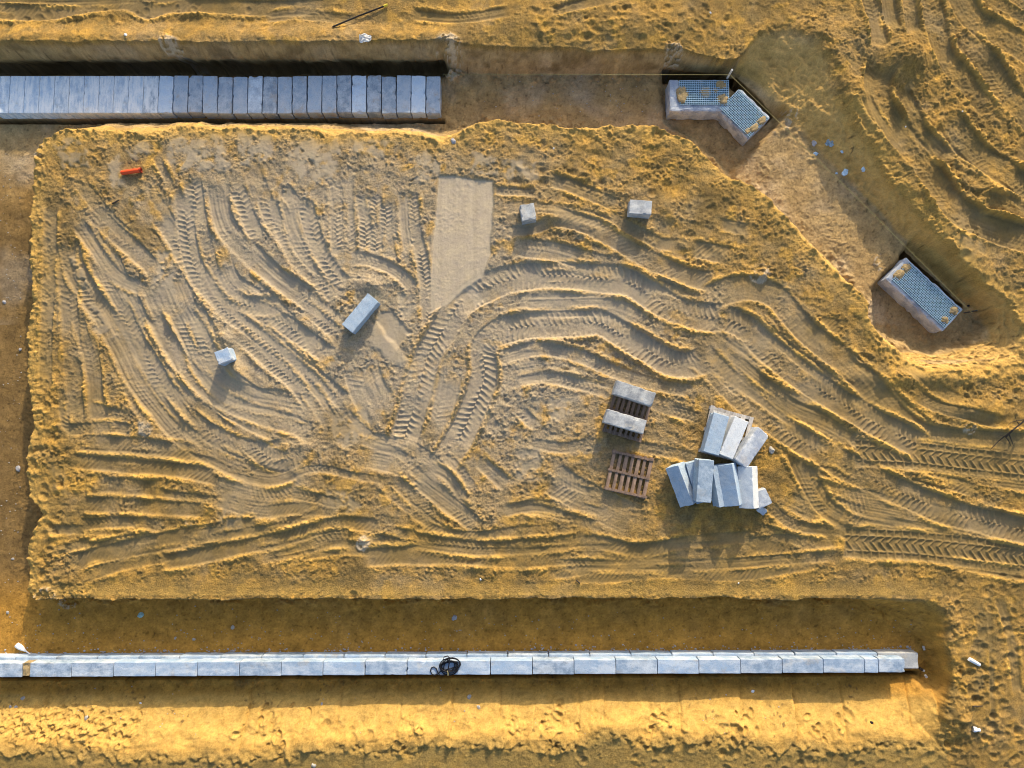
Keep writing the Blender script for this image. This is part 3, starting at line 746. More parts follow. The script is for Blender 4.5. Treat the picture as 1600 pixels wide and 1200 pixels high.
mh = nt.nodes.new('ShaderNodeMath'); mh.operation = 'MULTIPLY'; nt.links.new(n3.outputs[0], mh.inputs[0]); nt.links.new(a.outputs['Alpha'], mh.inputs[1])
bump(nt, b, mh.outputs[0], .035, .9)
me.materials.append(m_sand)
og = bpy.data.objects.new('ground', me); C.objects.link(og); og['kind'] = 'structure'

# ------------------------------------------------------------------ light, sky, camera
w = bpy.data.worlds.new('World'); bpy.context.scene.world = w; w.use_nodes = True
wn = w.node_tree; bg = wn.nodes['Background']
sky = wn.nodes.new('ShaderNodeTexSky'); sky.sky_type = 'NISHITA'; sky.sun_disc = False
sky.sun_elevation = SUN_EL; sky.sun_rotation = SUN_AZ; sky.air_density = 1.0; sky.dust_density = 3.0; sky.ozone_density = 1.0
wn.links.new(sky.outputs[0], bg.inputs[0]); bg.inputs[1].default_value = .148
sl = bpy.data.lights.new('sun', 'SUN'); sl.energy = 2.65; sl.angle = rad(.53); sl.color = (1.0, .87, .64)
so = bpy.data.objects.new('sun', sl); C.objects.link(so)
sd = Vector((math.sin(SUN_AZ)*math.cos(SUN_EL), math.cos(SUN_AZ)*math.cos(SUN_EL), math.sin(SUN_EL)))
so.rotation_euler = sd.to_track_quat('Z', 'Y').to_euler(); so.location = (20, 60, 40)
cam = bpy.data.cameras.new('camera'); cam.sensor_width = 36; cam.lens = 36*F/1600; cam.clip_end = 1000
oc = bpy.data.objects.new('camera', cam); C.objects.link(oc); oc.location = (0, 0, H); oc.rotation_euler = (TILT, 0, 0)
sc = bpy.context.scene; sc.camera = oc
sc.view_settings.view_transform = 'Standard'; sc.view_settings.look = 'None'; sc.view_settings.gamma = 1; sc.view_settings.exposure = .86
sc.cycles.filter_width = 1.0; sc.cycles.max_bounces = 5; sc.cycles.diffuse_bounces = 3
# ------------------------------------------------------------------ object helpers
def link(name, bm, m, parent=None, smooth=False):
    me = bpy.data.meshes.new(name); bm.normal_update(); bm.to_mesh(me); bm.free()
    if m: me.materials.append(m)
    if smooth:
        for p in me.polygons: p.use_smooth = True
    o = bpy.data.objects.new(name, me); C.objects.link(o)
    if parent: o.parent = parent
    return o
def tag(o, label, cat, group=None, kind=None):
    if label: o['label'] = label
    if cat: o['category'] = cat
    if group: o['group'] = group
    if kind: o['kind'] = kind
    return o
def empty(name, loc, rot=(0, 0, 0)):
    o = bpy.data.objects.new(name, None); C.objects.link(o); o.location = loc; o.rotation_euler = rot; o.empty_display_size = .2; return o
def add_box(bm, c, s, M=None):
    r = bmesh.ops.create_cube(bm, size=1)
    T = Matrix.Translation(c) @ Matrix.Diagonal((*s, 1))
    if M: T = M @ T
    bmesh.ops.transform(bm, matrix=T, verts=r['verts']); return r['verts']
def tube(bm, pts, r, seg=6, close_=True, taper=None):
    pts = [Vector(p) for p in pts]; rings = []
    up = Vector((0, 0, 1))
    for i, p in enumerate(pts):
        d = (pts[min(i+1, len(pts)-1)]-pts[max(i-1, 0)]); d = d.normalized() if d.length > 1e-7 else Vector((1, 0, 0))
        a = d.cross(up); a = a.normalized() if a.length > 1e-3 else Vector((1, 0, 0)); b_ = a.cross(d)
        rr = r*(taper[i] if taper else 1)
        rings.append([bm.verts.new(p+rr*(math.cos(2*math.pi*k/seg)*a+math.sin(2*math.pi*k/seg)*b_)) for k in range(seg)])
    for A, B in zip(rings[:-1], rings[1:]):
        for k in range(seg): bm.faces.new((A[k], A[(k+1) % seg], B[(k+1) % seg], B[k]))
    if close_:
        bm.faces.new(rings[0]); bm.faces.new(rings[-1][::-1])
def vnoise(p, s, seed):
    from mathutils import noise
    return noise.noise_vector(Vector(p)*s+Vector((seed*3.7, seed*1.3, seed*2.1)))
def rough_box(l, w_, h, bev, seed, amp=.006, cuts=9, chip=.02):
    """a cast block: bevelled, slightly uneven, with chipped arrises; origin at the middle of its bottom"""
    bm = bmesh.new(); add_box(bm, (0, 0, h/2), (l, w_, h))
    bmesh.ops.bevel(bm, geom=bm.edges[:], offset=bev, segments=2, affect='EDGES', profile=.6)
    long_ = [e for e in bm.edges if e.calc_length() > l*.5]
    bmesh.ops.subdivide_edges(bm, edges=long_, cuts=cuts+5, use_grid_fill=True)
    mid = [e for e in bm.edges if e.calc_length() > .2]
    bmesh.ops.subdivide_edges(bm, edges=mid, cuts=4, use_grid_fill=True)
    for v in bm.verts:
        n = vnoise(v.co, 7, seed); n2 = vnoise(v.co, 23, seed+5)
        v.co += n*amp+n2*amp*.5
        ex = (abs(v.co.x) > l/2-bev*1.5)+(abs(v.co.y) > w_/2-bev*1.5)+(abs(v.co.z-h/2) > h/2-bev*1.5)
        if ex >= 2:
            k = vnoise(v.co, 9, seed+11).x
            if k > .12: v.co -= (v.co-Vector((0, 0, h/2))).normalized()*chip*(k-.12)*3
    bmesh.ops.recalc_face_normals(bm, faces=bm.faces[:])
    return bm

# ------------------------------------------------------------------ object materials
def concrete(name, base, light, stain, white=0.0, along=(1, 1, 1), sand=.25, dirt=.3):
    m, nt, b = mat(name)
    tc = N(nt, 'ShaderNodeTexCoord'); oi = N(nt, 'ShaderNodeObjectInfo')
    ad = nt.nodes.new('ShaderNodeVectorMath'); ad.operation = 'ADD'
    cx = nt.nodes.new('ShaderNodeCombineXYZ')
    ml = nt.nodes.new('ShaderNodeMath'); ml.operation = 'MULTIPLY'; ml.inputs[1].default_value = 37.0
    nt.links.new(oi.outputs['Random'], ml.inputs[0])
    for i in range(3): nt.links.new(ml.outputs[0], cx.inputs[i])
    nt.links.new(tc.outputs['Object'], ad.inputs[0]); nt.links.new(cx.outputs[0], ad.inputs[1])
    vec = ad.outputs[0]
    def noi(sc_, det=5, rg=.6, v=None):
        n = N(nt, 'ShaderNodeTexNoise', Scale=sc_, Detail=det, Roughness=rg); nt.links.new(v or vec, n.inputs['Vector']); return n.outputs[0]
    tone = ramp(nt, oi.outputs['Random'], [(0, tuple(x*.70 for x in base)), (.5, base), (1, tuple(x*1.22 for x in base))])
    c = mixrgb(nt, ramp(nt, noi(4.5, 6, .72), [(.40, (0, 0, 0)), (.60, (1, 1, 1))]), tone, light)
    c = mixrgb(nt, ramp(nt, noi(3.1, 4, .65), [(.56, (0, 0, 0)), (.72, (sand,)*3)]), c, stain)
    if white:
        mp = N(nt, 'ShaderNodeMapping'); mp.inputs['Scale'].default_value = along; nt.links.new(vec, mp.inputs[0])
        c = mixrgb(nt, ramp(nt, noi(3.0, 5, .65, mp.outputs[0]), [(.50-.08*white, (0, 0, 0)), (.60, (white,)*3)]), c, (.80, .82, .82))
    c = mixrgb(nt, ramp(nt, noi(42, 3, .7), [(.30, (dirt,)*3), (.44, (0, 0, 0))]), c, tuple(x*.45 for x in base))
    fine = ramp(nt, noi(75, 3, .6), [(.3, (.86,)*3), (.7, (1.12,)*3)])
    c = mixrgb(nt, 1.0, c, fine, 'MULTIPLY')
    nt.links.new(c, b.inputs['Base Color']); bump(nt, b, noi(38, 6, .7), .006, .8)
    return m
m_rowd = concrete('dark stained concrete', (.32, .40, .49), (.48, .53, .58), (.42, .35, .28), 0, sand=.8, dirt=.8)
m_row = concrete('old concrete', (.49, .60, .72), (.62, .70, .77), (.34, .30, .24), 0, sand=.45, dirt=.5)
m_roww = concrete('salt stained concrete', (.37, .47, .58), (.64, .71, .76), (.45, .42, .34), 1.0, (.7, 3.0, 1), sand=.6)
m_wall = concrete('new concrete', (.25, .345, .48), (.36, .44, .55), (.38, .33, .25), .30, (.6, 1.5, 1), sand=.5, dirt=.6)
m_pale = concrete('pale concrete', (.50, .54, .58), (.62, .64, .66), (.46, .42, .36), .3, sand=.4, dirt=.5)
m_sawn = concrete('cast concrete', (.27, .36, .47), (.37, .45, .54), (.36, .32, .25), 0, sand=.35, dirt=.6)
m_dusty = concrete('dusty concrete', (.32, .34, .37), (.42, .43, .43), (.50, .43, .32), .25, sand=.75, dirt=.5)
m_raw = concrete('rough concrete', (.27, .31, .39), (.38, .42, .48), (.42, .36, .30), .4, sand=.5, dirt=.5)
m_core = concrete('wet dark concrete', (.055, .11, .14), (.09, .17, .21), (.22, .16, .08), 0, sand=.8)
def simple(name, col, rough_=.6, scale=30, var=.25, metal=0, bmp=.002):
    m, nt, b = mat(name); tc = N(nt, 'ShaderNodeTexCoord')
    n = N(nt, 'ShaderNodeTexNoise', Scale=scale, Detail=5.0, Roughness=.65); nt.links.new(tc.outputs['Object'], n.inputs['Vector'])
    c = ramp(nt, n.outputs[0], [(.3, tuple(x*(1-var) for x in col)), (.7, tuple(min(1, x*(1+var)) for x in col))])
    nt.links.new(c, b.inputs['Base Color']); b.inputs['Roughness'].default_value = rough_; b.inputs['Metallic'].default_value = metal
    bump(nt, b, n.outputs[0], bmp, .6); return m
m_mesh = simple('pale plastic mesh', (.36, .52, .63), .5)
m_clump = simple('dried sand', (.33, .24, .12), .95, 24, .3, bmp=.02)
m_orange = simple('orange plastic', (.75, .085, .02), .4, 8, .12)
m_orange2 = simple('dull orange plastic', (.40, .05, .02), .5, 8, .12)
m_black = simple('black rubber', (.012, .012, .016), .45, 40, .3)
m_dark = simple('dark iron', (.02, .018, .016), .6, 40, .4)
m_brass = simple('brass fitting', (.55, .45, .2), .35, 20, .2)
m_yellow = simple('yellow paint', (.70, .55, .05), .5, 20, .2)
m_line = simple('yellow cord', (.30, .26, .10), .7, 60, .2)
m_white = simple('white plastic', (.78, .80, .82), .5, 12, .08)
m_blue = simple('pale blue plastic', (.42, .55, .66), .5, 20, .3)
m_teal = simple('teal stone', (.30, .46, .44), .7, 20, .2)
m_stone = simple('pale stone', (.36, .34, .31), .85, 14, .25, bmp=.01)
m_dstone = simple('grey stone', (.36, .35, .36), .85, 14, .3, bmp=.01)
m_bark = simple('dead wood', (.055, .042, .03), .85, 30, .4)
m_pipe = simple('pale timber peg', (.62, .58, .52), .7, 30, .2)
def wood(name, col):
    m, nt, b = mat(name); tc = N(nt, 'ShaderNodeTexCoord'); oi = N(nt, 'ShaderNodeObjectInfo')
    mp = N(nt, 'ShaderNodeMapping'); mp.inputs['Scale'].default_value = (34, 3.5, 20); nt.links.new(tc.outputs['Object'], mp.inputs[0])
    n = N(nt, 'ShaderNodeTexNoise', Scale=1.0, Detail=6.0, Roughness=.7); nt.links.new(mp.outputs[0], n.inputs['Vector'])
    n2 = N(nt, 'ShaderNodeTexNoise', Scale=5.0, Detail=4.0, Roughness=.6); nt.links.new(tc.outputs['Object'], n2.inputs['Vector'])
    c = ramp(nt, n.outputs[0], [(.25, tuple(x*.45 for x in col)), (.5, col), (.75, tuple(min(1, x*1.4) for x in col))])
    f = ramp(nt, n2.outputs[0], [(.3, (.65, .62, .6)), (.7, (1.2, 1.15, 1.1))])
    t = ramp(nt, oi.outputs['Random'], [(0, (.72, .72, .74)), (1, (1.2, 1.15, 1.1))])
    c = mixrgb(nt, 1, mixrgb(nt, 1, c, f, 'MULTIPLY'), t, 'MULTIPLY')
    nt.links.new(c, b.inputs['Base Color']); bump(nt, b, n.outputs[0], .004, .7); return m
m_wood = wood('weathered brown wood', (.245, .18, .14)); m_wgrey = wood('weathered grey wood', (.46, .47, .48))

# ------------------------------------------------------------------ concrete blocks
BL, BWd, BH = 1.06, .40, .36
row_vars = []
def block_at(name, l, w_, h, m, loc, rot, seed, bev=.018, amp=.006, chip=.02):
    o = link(name, rough_box(l, w_, h, bev, seed, amp, chip=chip), m); o.location = loc; o.rotation_euler = rot; return o
ORD = ['', 'first', 'second', 'third', 'fourth', 'fifth', 'sixth', 'seventh', 'eighth', 'ninth', 'tenth', 'eleventh', 'twelfth', 'thirteenth', 'fourteenth', 'fifteenth',
       'sixteenth', 'seventeenth', 'eighteenth', 'nineteenth', 'twentieth']
def ordn(i): return ORD[i] if i <= 20 else ('twenty-'+ORD[i-20] if i < 30 else ('thirtieth' if i == 30 else 'thirty-'+ORD[i-30]))
rb = random.Random(2)
# the crosswise row in the upper trench
zrow = -.44; zb = zrow-BH
protos = []
for k in range(6):
    o = link('concrete_block', rough_box(BL, BWd-.014, BH, .02, 20+k, .007, chip=.03), m_row); protos.append(o)
proto_w = link('concrete_block', rough_box(BL, BWd+.003, BH, .016, 40, .006, chip=.01), m_roww)
used = set()
looks = {1: 'dark grey block with worn edges, at the open right end of the trench row', 2: 'grey block, second from the open right end of the trench row',
         3: 'dark bluish block, third from the right end of the trench row', 4: 'brownish dusty block, fourth from the right end of the trench row',
         5: 'dark speckled block, fifth from the right end of the trench row', 6: 'light blue block, sixth from the right end of the trench row'}
nrow = 30
for i in range(nrow):
    uc = 689-23.2*(i+.5)
    white = uc < 250
    p = proto_w if white else protos[rb.randrange(6)]
    if p.name in used: o = p.copy(); C.objects.link(o)
    else: o = p; used.add(p.name)
    x, y0 = W(uc, 117.3, zrow); _, y1 = W(uc, 177.8, zrow)
    j = 0 if white else 1
    if i < 8:
        if i not in (1, 5):
            o.data = o.data.copy(); o.data.materials[0] = m_rowd
    o.location = (x+j*rb.uniform(-.004, .004), (y0+y1)/2+j*rb.uniform(-.02, .02), zb+rb.uniform(-.008, .008)*j)
    o.rotation_euler = (rad(rb.uniform(-.6, .6))*j, rad(rb.uniform(-.6, .6))*j, rad(90+180*rb.randrange(2)+rb.uniform(-1.1, 1.1)*j))
    n = i+1
    if n in looks: lb = looks[n]
    elif n == nrow: lb = 'white stained block cut off by the left picture edge, last of the trench row'
    elif white: lb = f'block smeared with pale mortar, {ordn(nrow+1-n)} from the left edge in the trench row'
    else: lb = f'bare grey-blue block with open joints, {ordn(n)} from the right end of the trench row'
    tag(o, lb, 'concrete block', 'blocks laid crosswise in the upper trench')
for p in protos:
    if p.name not in used: bpy.data.objects.remove(p)
# blocks further west, out of the picture, so that the row carries on
# the lengthwise wall in the lower trench: three courses
def wall_y(u):     # apparent v of the north and south top edges
    return 1036.2-7.2*u/1414, 1058.0-7.2*u/1414
ZT = -.20; hc = .30
seams = [-31, 34.5]
up = [(-31, 34.5)]+[(46.5, 111.6)]
u = 111.9
upper = [-31, 34.3, None, 46.6, 111.8, 177.4, 242.9, 308.2, 374, 439.3, 504.4, 570, 635.8, 701.2, 766.3, 832, 897, 962.3, 1027.2, 1092, 1157.4, 1222.4, 1286.3, 1350.8, 1372.5, 1414.5]
segs = []; prev = None
for q in upper:
    if q is None: prev = None; continue
    if prev is not None: segs.append((prev, q))
    prev = q
nb_ = len(segs)
for i, (a, b2) in enumerate(segs):
    uc = (a+b2)/2; vn, vs = wall_y(uc)
    xa, _ = W(a, vn, ZT); xb, _ = W(b2, vn, ZT); _, yn_ = W(uc, vn, ZT); _, ys_ = W(uc, vs, ZT)
    xa, _ = W(a, (vn+vs)/2, ZT); xb, _ = W(b2, (vn+vs)/2, ZT)
    worn = i in (8, 9, 10, 22)
    o = block_at('wall_block', xb-xa-.014, yn_-ys_, hc, m_wall, ((xa+xb)/2, (yn_+ys_)/2+rb.uniform(-.003, .003), ZT-hc+.001+rb.uniform(-.003, .003)), (0, 0, rad(-.28)), 60+i, .022 if worn else .010, .004, .02 if worn else .006)
    n = nb_-i
    if n == 1: lb = 'short pale block on top at the right end of the long low wall'
    elif n == 2: lb = 'narrow cut filler block, second from the right end of the low wall top'
    elif i == 0: lb = 'top block of the low wall cut off by the left picture edge'
    elif i == 1: lb = 'top wall block just right of the sandy gap near the left edge'
    elif i == 11: lb = 'top wall block lying just left of the black cable coil'
    elif i == 12: lb = 'top wall block that carries the right side of the cable coil'
    else: lb = f'pale blue-grey top block of the low wall, {ordn(n)} from its right end' if i > 12 else f'pale blue-grey top block of the low wall, {ordn(i+1)} from the left edge'
    tag(o, lb, 'wall block', 'blocks in the top course of the low wall')
# lower course shows as a ledge along the north side and sticks out at the right end
lower = [1435.5-64.2*k for k in range(24)]
for k in range(23):
    a, b2 = lower[k+1], lower[k]
    if b2 < -5: break
    uc = (a+b2)/2; vn = 1026.6-7.0*uc/1435; vs = vn+25
    z1 = ZT-hc-.002
    xa, _ = W(a, vn+12, z1); xb, _ = W(b2, vn+12, z1); _, yn_ = W(uc, vn, z1); _, ys_ = W(uc, vs, z1)
    o = block_at('wall_block', xb-xa-.014, yn_-ys_, .34, m_wall if k else m_dusty, ((xa+xb)/2, (yn_+ys_)/2, z1-.34), (0, 0, rad(-.28)), 120+k, .02, .005, .012)
    lb = 'grey bottom block sticking out beyond the right end of the low wall' if k == 0 else f'bottom ledge block under the low wall, {ordn(k+1)} from its right end'
    tag(o, lb, 'wall block', 'blocks in the bottom course of the low wall')
x, y = W(40.5, 1046, ZT)
bm = bmesh.new(); add_box(bm, (0, 0, 0), (.19, .31, .27)); bmesh.ops.subdivide_edges(bm, edges=bm.edges[:], cuts=3, use_grid_fill=True)
for v in bm.verts: v.co += vnoise(v.co, 9, 3)*.03
tag(link('mortar_fill', bm, m_clump), 'sandy mortar fill in the gap near the left end of the low wall', 'mortar fill').location = (x, y, ZT-.16)

# loose single blocks
def flat(name, u, v, z, l, w_, h, ang, m, seed, label, cat='concrete block', roll=0, pitch=0, group=None, sink=.03, bev=.012, base=None):
    """block whose top centre shows at pixel u, v; ang = picture angle of its long axis, anticlockwise"""
    x, y = W(u, v, z)
    o = block_at(name, l, w_, h, m, (x, y, z-h), (rad(roll), rad(pitch), rad(ang)), seed, bev, .005, .02)
    tag(o, label, cat, group); return o
def ground_z(u, v, r=.25):
    x, y = W(u, v, 0); return hmax(x, y, r)
def loose(u, v, l, w_, h, ang, m, seed, label, sink=.04, **k):
    zt = ground_z(u, v)+h-sink
    return flat('concrete_block', u, v, zt, l, w_, h, ang, m, seed, label, **k)
loose(562.5, 489, 1.05, .36, .36, math.degrees(math.atan2(48, 39)), m_sawn, 201, 'single long blue-grey block lying slantwise among the tyre tracks')
loose(825, 331, .43, .38, .36, -80, m_dusty, 202, 'pale half block with a broken corner, left of two above the curved track')
loose(1001, 323.5, .58, .37, .36, -4.5, m_dusty, 203, 'wider pale half block, right of two above the curved track')
loose(348.5, 556, .37, .34, .40, 22, m_wall, 204, 'white cube-shaped block half buried in sand at the left')

# ------------------------------------------------------------------ pallets
def pallet(u, v, l, w_, ang, m, label, nboards, z0, battens_on_top, seed, names='wooden_pallet', tiltx=0):
    x, y = W(u, v, z0+.1); r = empty(names, (x, y, z0), (rad(tiltx), 0, rad(ang)))
    tag(r, label, 'pallet', 'wooden pallets')
    rr = random.Random(seed)
    # long boards run along local y, battens along x
    bw = w_/nboards*.58
    for i in range(nboards):
        xx = -w_/2+bw/2+(w_-bw)*i/(nboards-1)
        bm = bmesh.new(); add_box(bm, (0, 0, 0), (bw*rr.uniform(.9, 1.1), l*rr.uniform(.97, 1.0), .022)); bmesh.ops.bevel(bm, geom=bm.edges[:], offset=.003, segments=1)
        o = link('board', bm, m, r); o.location = (xx+rr.uniform(-.01, .01), rr.uniform(-.015, .015), .105); o.rotation_euler = (0, 0, rad(rr.uniform(-.8, .8)))
    for yy in (-l/2+.06, 0, l/2-.06):
        bm = bmesh.new(); add_box(bm, (0, 0, 0), (w_*1.02, .085 if not battens_on_top else .07, .09)); bmesh.ops.bevel(bm, geom=bm.edges[:], offset=.004, segments=1)
        o = link('bearer', bm, m, r); o.location = (0, yy, .046)
        if battens_on_top:
            bm = bmesh.new(); add_box(bm, (0, 0, 0), (w_*1.04, .05, .02)); bmesh.ops.bevel(bm, geom=bm.edges[:], offset=.003, segments=1)
            o = link('batten', bm, m, r); o.location = (rr.uniform(-.02, .02), yy, .128); o.rotation_euler = (0, 0, rad(rr.uniform(-1, 1)))
    for i in range(0, nboards, 2):
        xx = -w_/2+bw/2+(w_-bw)*i/(nboards-1)
    return r
zp = ground_z(983, 741, .5)
pallet(983, 741, 1.08, 1.06, -13, m_wood, 'empty brown slatted pallet lying on the sand', 7, zp-.03, True, 3)
zq = ground_z(984, 645, .5)
pallet(981.5, 648, 1.22, 1.02, -17, m_wood, 'slatted pallet under the two parallel whitish blocks', 8, zq-.02, False, 4)
flat('concrete_block', 991.5, 624-9.5, zq+.46, 1.04, .37, .36, -18.5, m_dusty, 210, 'upper of two whitish dusty blocks lying parallel on a pallet', group='blocks on the pallets', bev=.02)
flat('concrete_block', 977, 658.5, zq+.46, 1.04, .36, .36, -16.5, m_dusty, 211, 'lower of two whitish dusty blocks lying parallel on a pallet', group='blocks on the pallets', bev=.02)
zs = ground_z(1135, 680, .6)
pallet(1135, 679, 1.26, 1.14, -15, m_wgrey, 'weathered grey pallet under the fanned pile of blocks', 6, zs-.02, False, 5)
x, y = W(1122, 678, zs+.12); bm = bmesh.new(); add_box(bm, (0, 0, 0), (.60, 1.12, .05)); bmesh.ops.bevel(bm, geom=bm.edges[:], offset=.01, segments=1)
o = link('grey_board', bm, m_wgrey); o.location = (x, y, zs+.148); o.rotation_euler = (0, 0, rad(-16)); tag(o, 'flat grey sheet between the grey pallet and the leftmost fanned block', 'board')
flat('concrete_block', 1119.5, 678, zs+.54, 1.02, .40, .36, math.degrees(math.atan2(-61, -18)), m_sawn, 212, 'left block of the fan on the grey pallet, mottled grey', roll=0, group='blocks of the fanned pile')
flat('concrete_block', 1147, 684, zs+.50, 1.04, .37, .36, math.degrees(math.atan2(-60, -27)), m_pale, 213, 'palest block in the middle of the fan on the grey pallet', group='blocks of the fanned pile')
flat('concrete_block', 1173, 699, zs+.46, 1.05, .38, .36, math.degrees(math.atan2(-53, -40)), m_raw, 214, 'right block of the fan, with rough worn face, overhanging the grey pallet', roll=-7, pitch=-4, group='blocks of the fanned pile', bev=.03)
# the tumbled heap below the pallet
def heap_block(u, v, z, du, dv, roll, m, seed, label, pitch=0, l=1.05, w_=.38, h=.36):
    """centre at pixel u, v, height z; long axis along picture vector du, dv"""
    x, y = W(u, v, z); ang = math.atan2(-dv, du)
    o = link('concrete_block', rough_box(l, w_, h, .010, seed, .004, chip=.012), m)
    M = Matrix.Translation((x, y, z)) @ Matrix.Rotation(ang, 4, 'Z') @ Matrix.Rotation(rad(pitch), 4, 'Y') @ Matrix.Rotation(rad(roll), 4, 'X') @ Matrix.Translation((0, 0, -h/2))
    o.matrix_world = M; tag(o, label, 'concrete block', 'blocks of the tumbled heap'); return o
zt_ = ground_z(1115, 790, .3)
heap_block(1066, 757, zt_+.26, 22, 60, 42, m_sawn, 221, 'leftmost tumbled block below the fan, one face blue and one pale')
heap_block(1090, 752, zt_+.20, 16, 62, 6, m_sawn, 222, 'blue block half hidden beneath the upright-lying block in the heap')
heap_block(1098, 750.5, zt_+.55, -5, 65, -4, m_sawn, 223, 'topmost blue block of the tumbled heap, lying straight up and down', pitch=3)
heap_block(1124, 758, zt_+.19, 10, 62, -10, m_sawn, 224, 'dark shaded block in the gap of the heap right of the topmost one')
heap_block(1141, 757, zt_+.33, 10, 63, 33, m_sawn, 225, 'tumbled block with wide blue face and a thin bright sunlit edge')
heap_block(1169, 761, zt_+.30, 1, 65, 40, m_pale, 226, 'rightmost long tumbled block with a whitish top strip')  # paler concrete stands in for the sunlight on this block
heap_block(1189, 778, zt_+.12, 12, 26, 4, m_raw, 227, 'short broken block at the lower right end of the heap', l=.42, w_=.36, h=.26)
heap_block(1190, 797, zt_+.05, 10, 8, 20, m_raw, 228, 'small purplish chunk below the broken block of the heap', l=.22, w_=.17, h=.13)

# ------------------------------------------------------------------ mesh-topped footing blocks
def footing(corners, ztop, h, label, seed, rough_amp, clumps, mesh_inset, cell=.05):
    """corners: picture pixels of the top face, in order; first edge runs along the long side"""
    P = [P3(u, v, ztop) for u, v in corners]
    c = sum(P, Vector())/4; ex = (P[1]-P[0]+P[2]-P[3]); L = ex.length/2; ang = math.atan2(ex.y, ex.x)
    Wd = ((P[3]-P[0]).length+(P[2]-P[1]).length)/2
    r = empty('footing_block', (c.x, c.y, ztop-h), (0, 0, ang)); tag(r, label, 'footing block', 'mesh topped footing blocks')
    bm = rough_box(L, Wd, h, .05, seed, rough_amp, 12, .05); link('slab', bm, m_raw, r)
    i0, i1, j0, j1 = mesh_inset          # margins left, right, bottom, top
    x0, x1, y0, y1 = -L/2+i0, L/2-i1, -Wd/2+j0, Wd/2-j1
    bm = bmesh.new(); n = 14
    vs = [[bm.verts.new((x0+(x1-x0)*a/n, y0+(y1-y0)*b_/n, h+.012+.004*math.sin(a*1.7+b_))) for a in range(n+1)] for b_ in range(n+1)]
    for b_ in range(n):
        for a in range(n): bm.faces.new((vs[b_][a], vs[b_][a+1], vs[b_+1][a+1], vs[b_+1][a]))
    bot = bmesh.ops.extrude_face_region(bm, geom=bm.faces[:])
    bmesh.ops.translate(bm, vec=(0, 0, -.03), verts=[e for e in bot['geom'] if isinstance(e, bmesh.types.BMVert)])
    bmesh.ops.recalc_face_normals(bm, faces=bm.faces[:])
    link('wet_infill', bm, m_core, r)
    bm = bmesh.new(); nx_ = int((x1-x0)/cell); ny_ = int((y1-y0)/cell)
    for a in range(nx_+1): add_box(bm, (x0+(x1-x0)*a/nx_, (y0+y1)/2, h+.030), (.011, y1-y0+.03, .014))
    for b_ in range(ny_+1): add_box(bm, ((x0+x1)/2, y0+(y1-y0)*b_/ny_, h+.041), (x1-x0+.03, .011, .012))
    link('mesh_sheet', bm, m_mesh, r)
    rr = random.Random(seed)
    for (cx_, cy_, rx, ry, hh) in clumps:
        bm = bmesh.new(); bmesh.ops.create_icosphere(bm, subdivisions=4, radius=1)
        for v in bm.verts:
            nn = vnoise(v.co, 1.6, seed+cx_*9); n3 = vnoise(v.co, 5, seed+3)
            v.co = Vector((v.co.x*rx, v.co.y*ry, v.co.z*hh))*(1+.4*nn.x+.22*n3.x)
        o = link('sand_clump', bm, m_clump, r, True); o.location = (x0+(x1-x0)*cx_, y0+(y1-y0)*cy_, h+.02)
    return r
footing([(1046,174.5),(1139,173),(1139,125),(1046,124)], -.40, .55, 'pale mesh topped footing block lying level at the trench bend, sand clumps on it', 301, .02,
        [(.06,.42,.15,.25,.045), (.86,.82,.14,.12,.05), (.88,.20,.15,.16,.05), (.52,.5,.15,.17,.028), (.74,.58,.07,.07,.028)], (.28,.02,.18,.05))
footing([(1133,180),(1173,216.5),(1201,184),(1145,127)], -.42, .52, 'mesh topped footing block set diagonally at the trench bend', 302, .012,
        [(.93,.75,.10,.16,.05), (.93,.35,.10,.16,.05), (.88,.12,.08,.10,.04)], (.03,.03,.05,.10))
footing([(1384.5,437),(1472,516),(1507,486),(1416,400)], -.38, .55, 'mesh topped footing block standing alone in the right hand pit', 303, .016,
        [(.02,.35,.11,.18,.05), (.03,.75,.11,.14,.05), (.93,.78,.12,.12,.07), (.93,.25,.11,.09,.06)], (.14,.06,.09,.08))
# ------------------------------------------------------------------ builder's line and stakes
def string(pts, label):
    bm = bmesh.new(); tube(bm, pts, .005, 5); tag(link('string_line', bm, m_line), label, 'string line', 'string lines along the trench')
S0, S1, S2 = P3(560, 116.5, -.38), P3(1141, 117, -.05), P3(1519, 489, -.05)
string([P3(692, 117, -.40), P3(900, 116.6, -.24), S1], 'thin yellow string stretched level above the upper trench to the corner stake')
string([S1, P3(1330, 300.5, -.05), S2], 'thin yellow string running diagonally from corner stake to the right hand pit')
bm = bmesh.new(); tube(bm, [P3(1136, 122.5, -.45), P3(1144, 109, .12)], .028, 8); o = link('stake', bm, m_pipe); tag(o, 'pale round stake at the corner where both strings meet', 'stake')
r = bmesh.new(); tube(r, [P3(1506, 489, -.3), P3(1527, 485, .02)], .02, 8); tag(link('iron_pin', r, m_dark), 'black iron pin at the pit end of the diagonal string', 'iron pin')
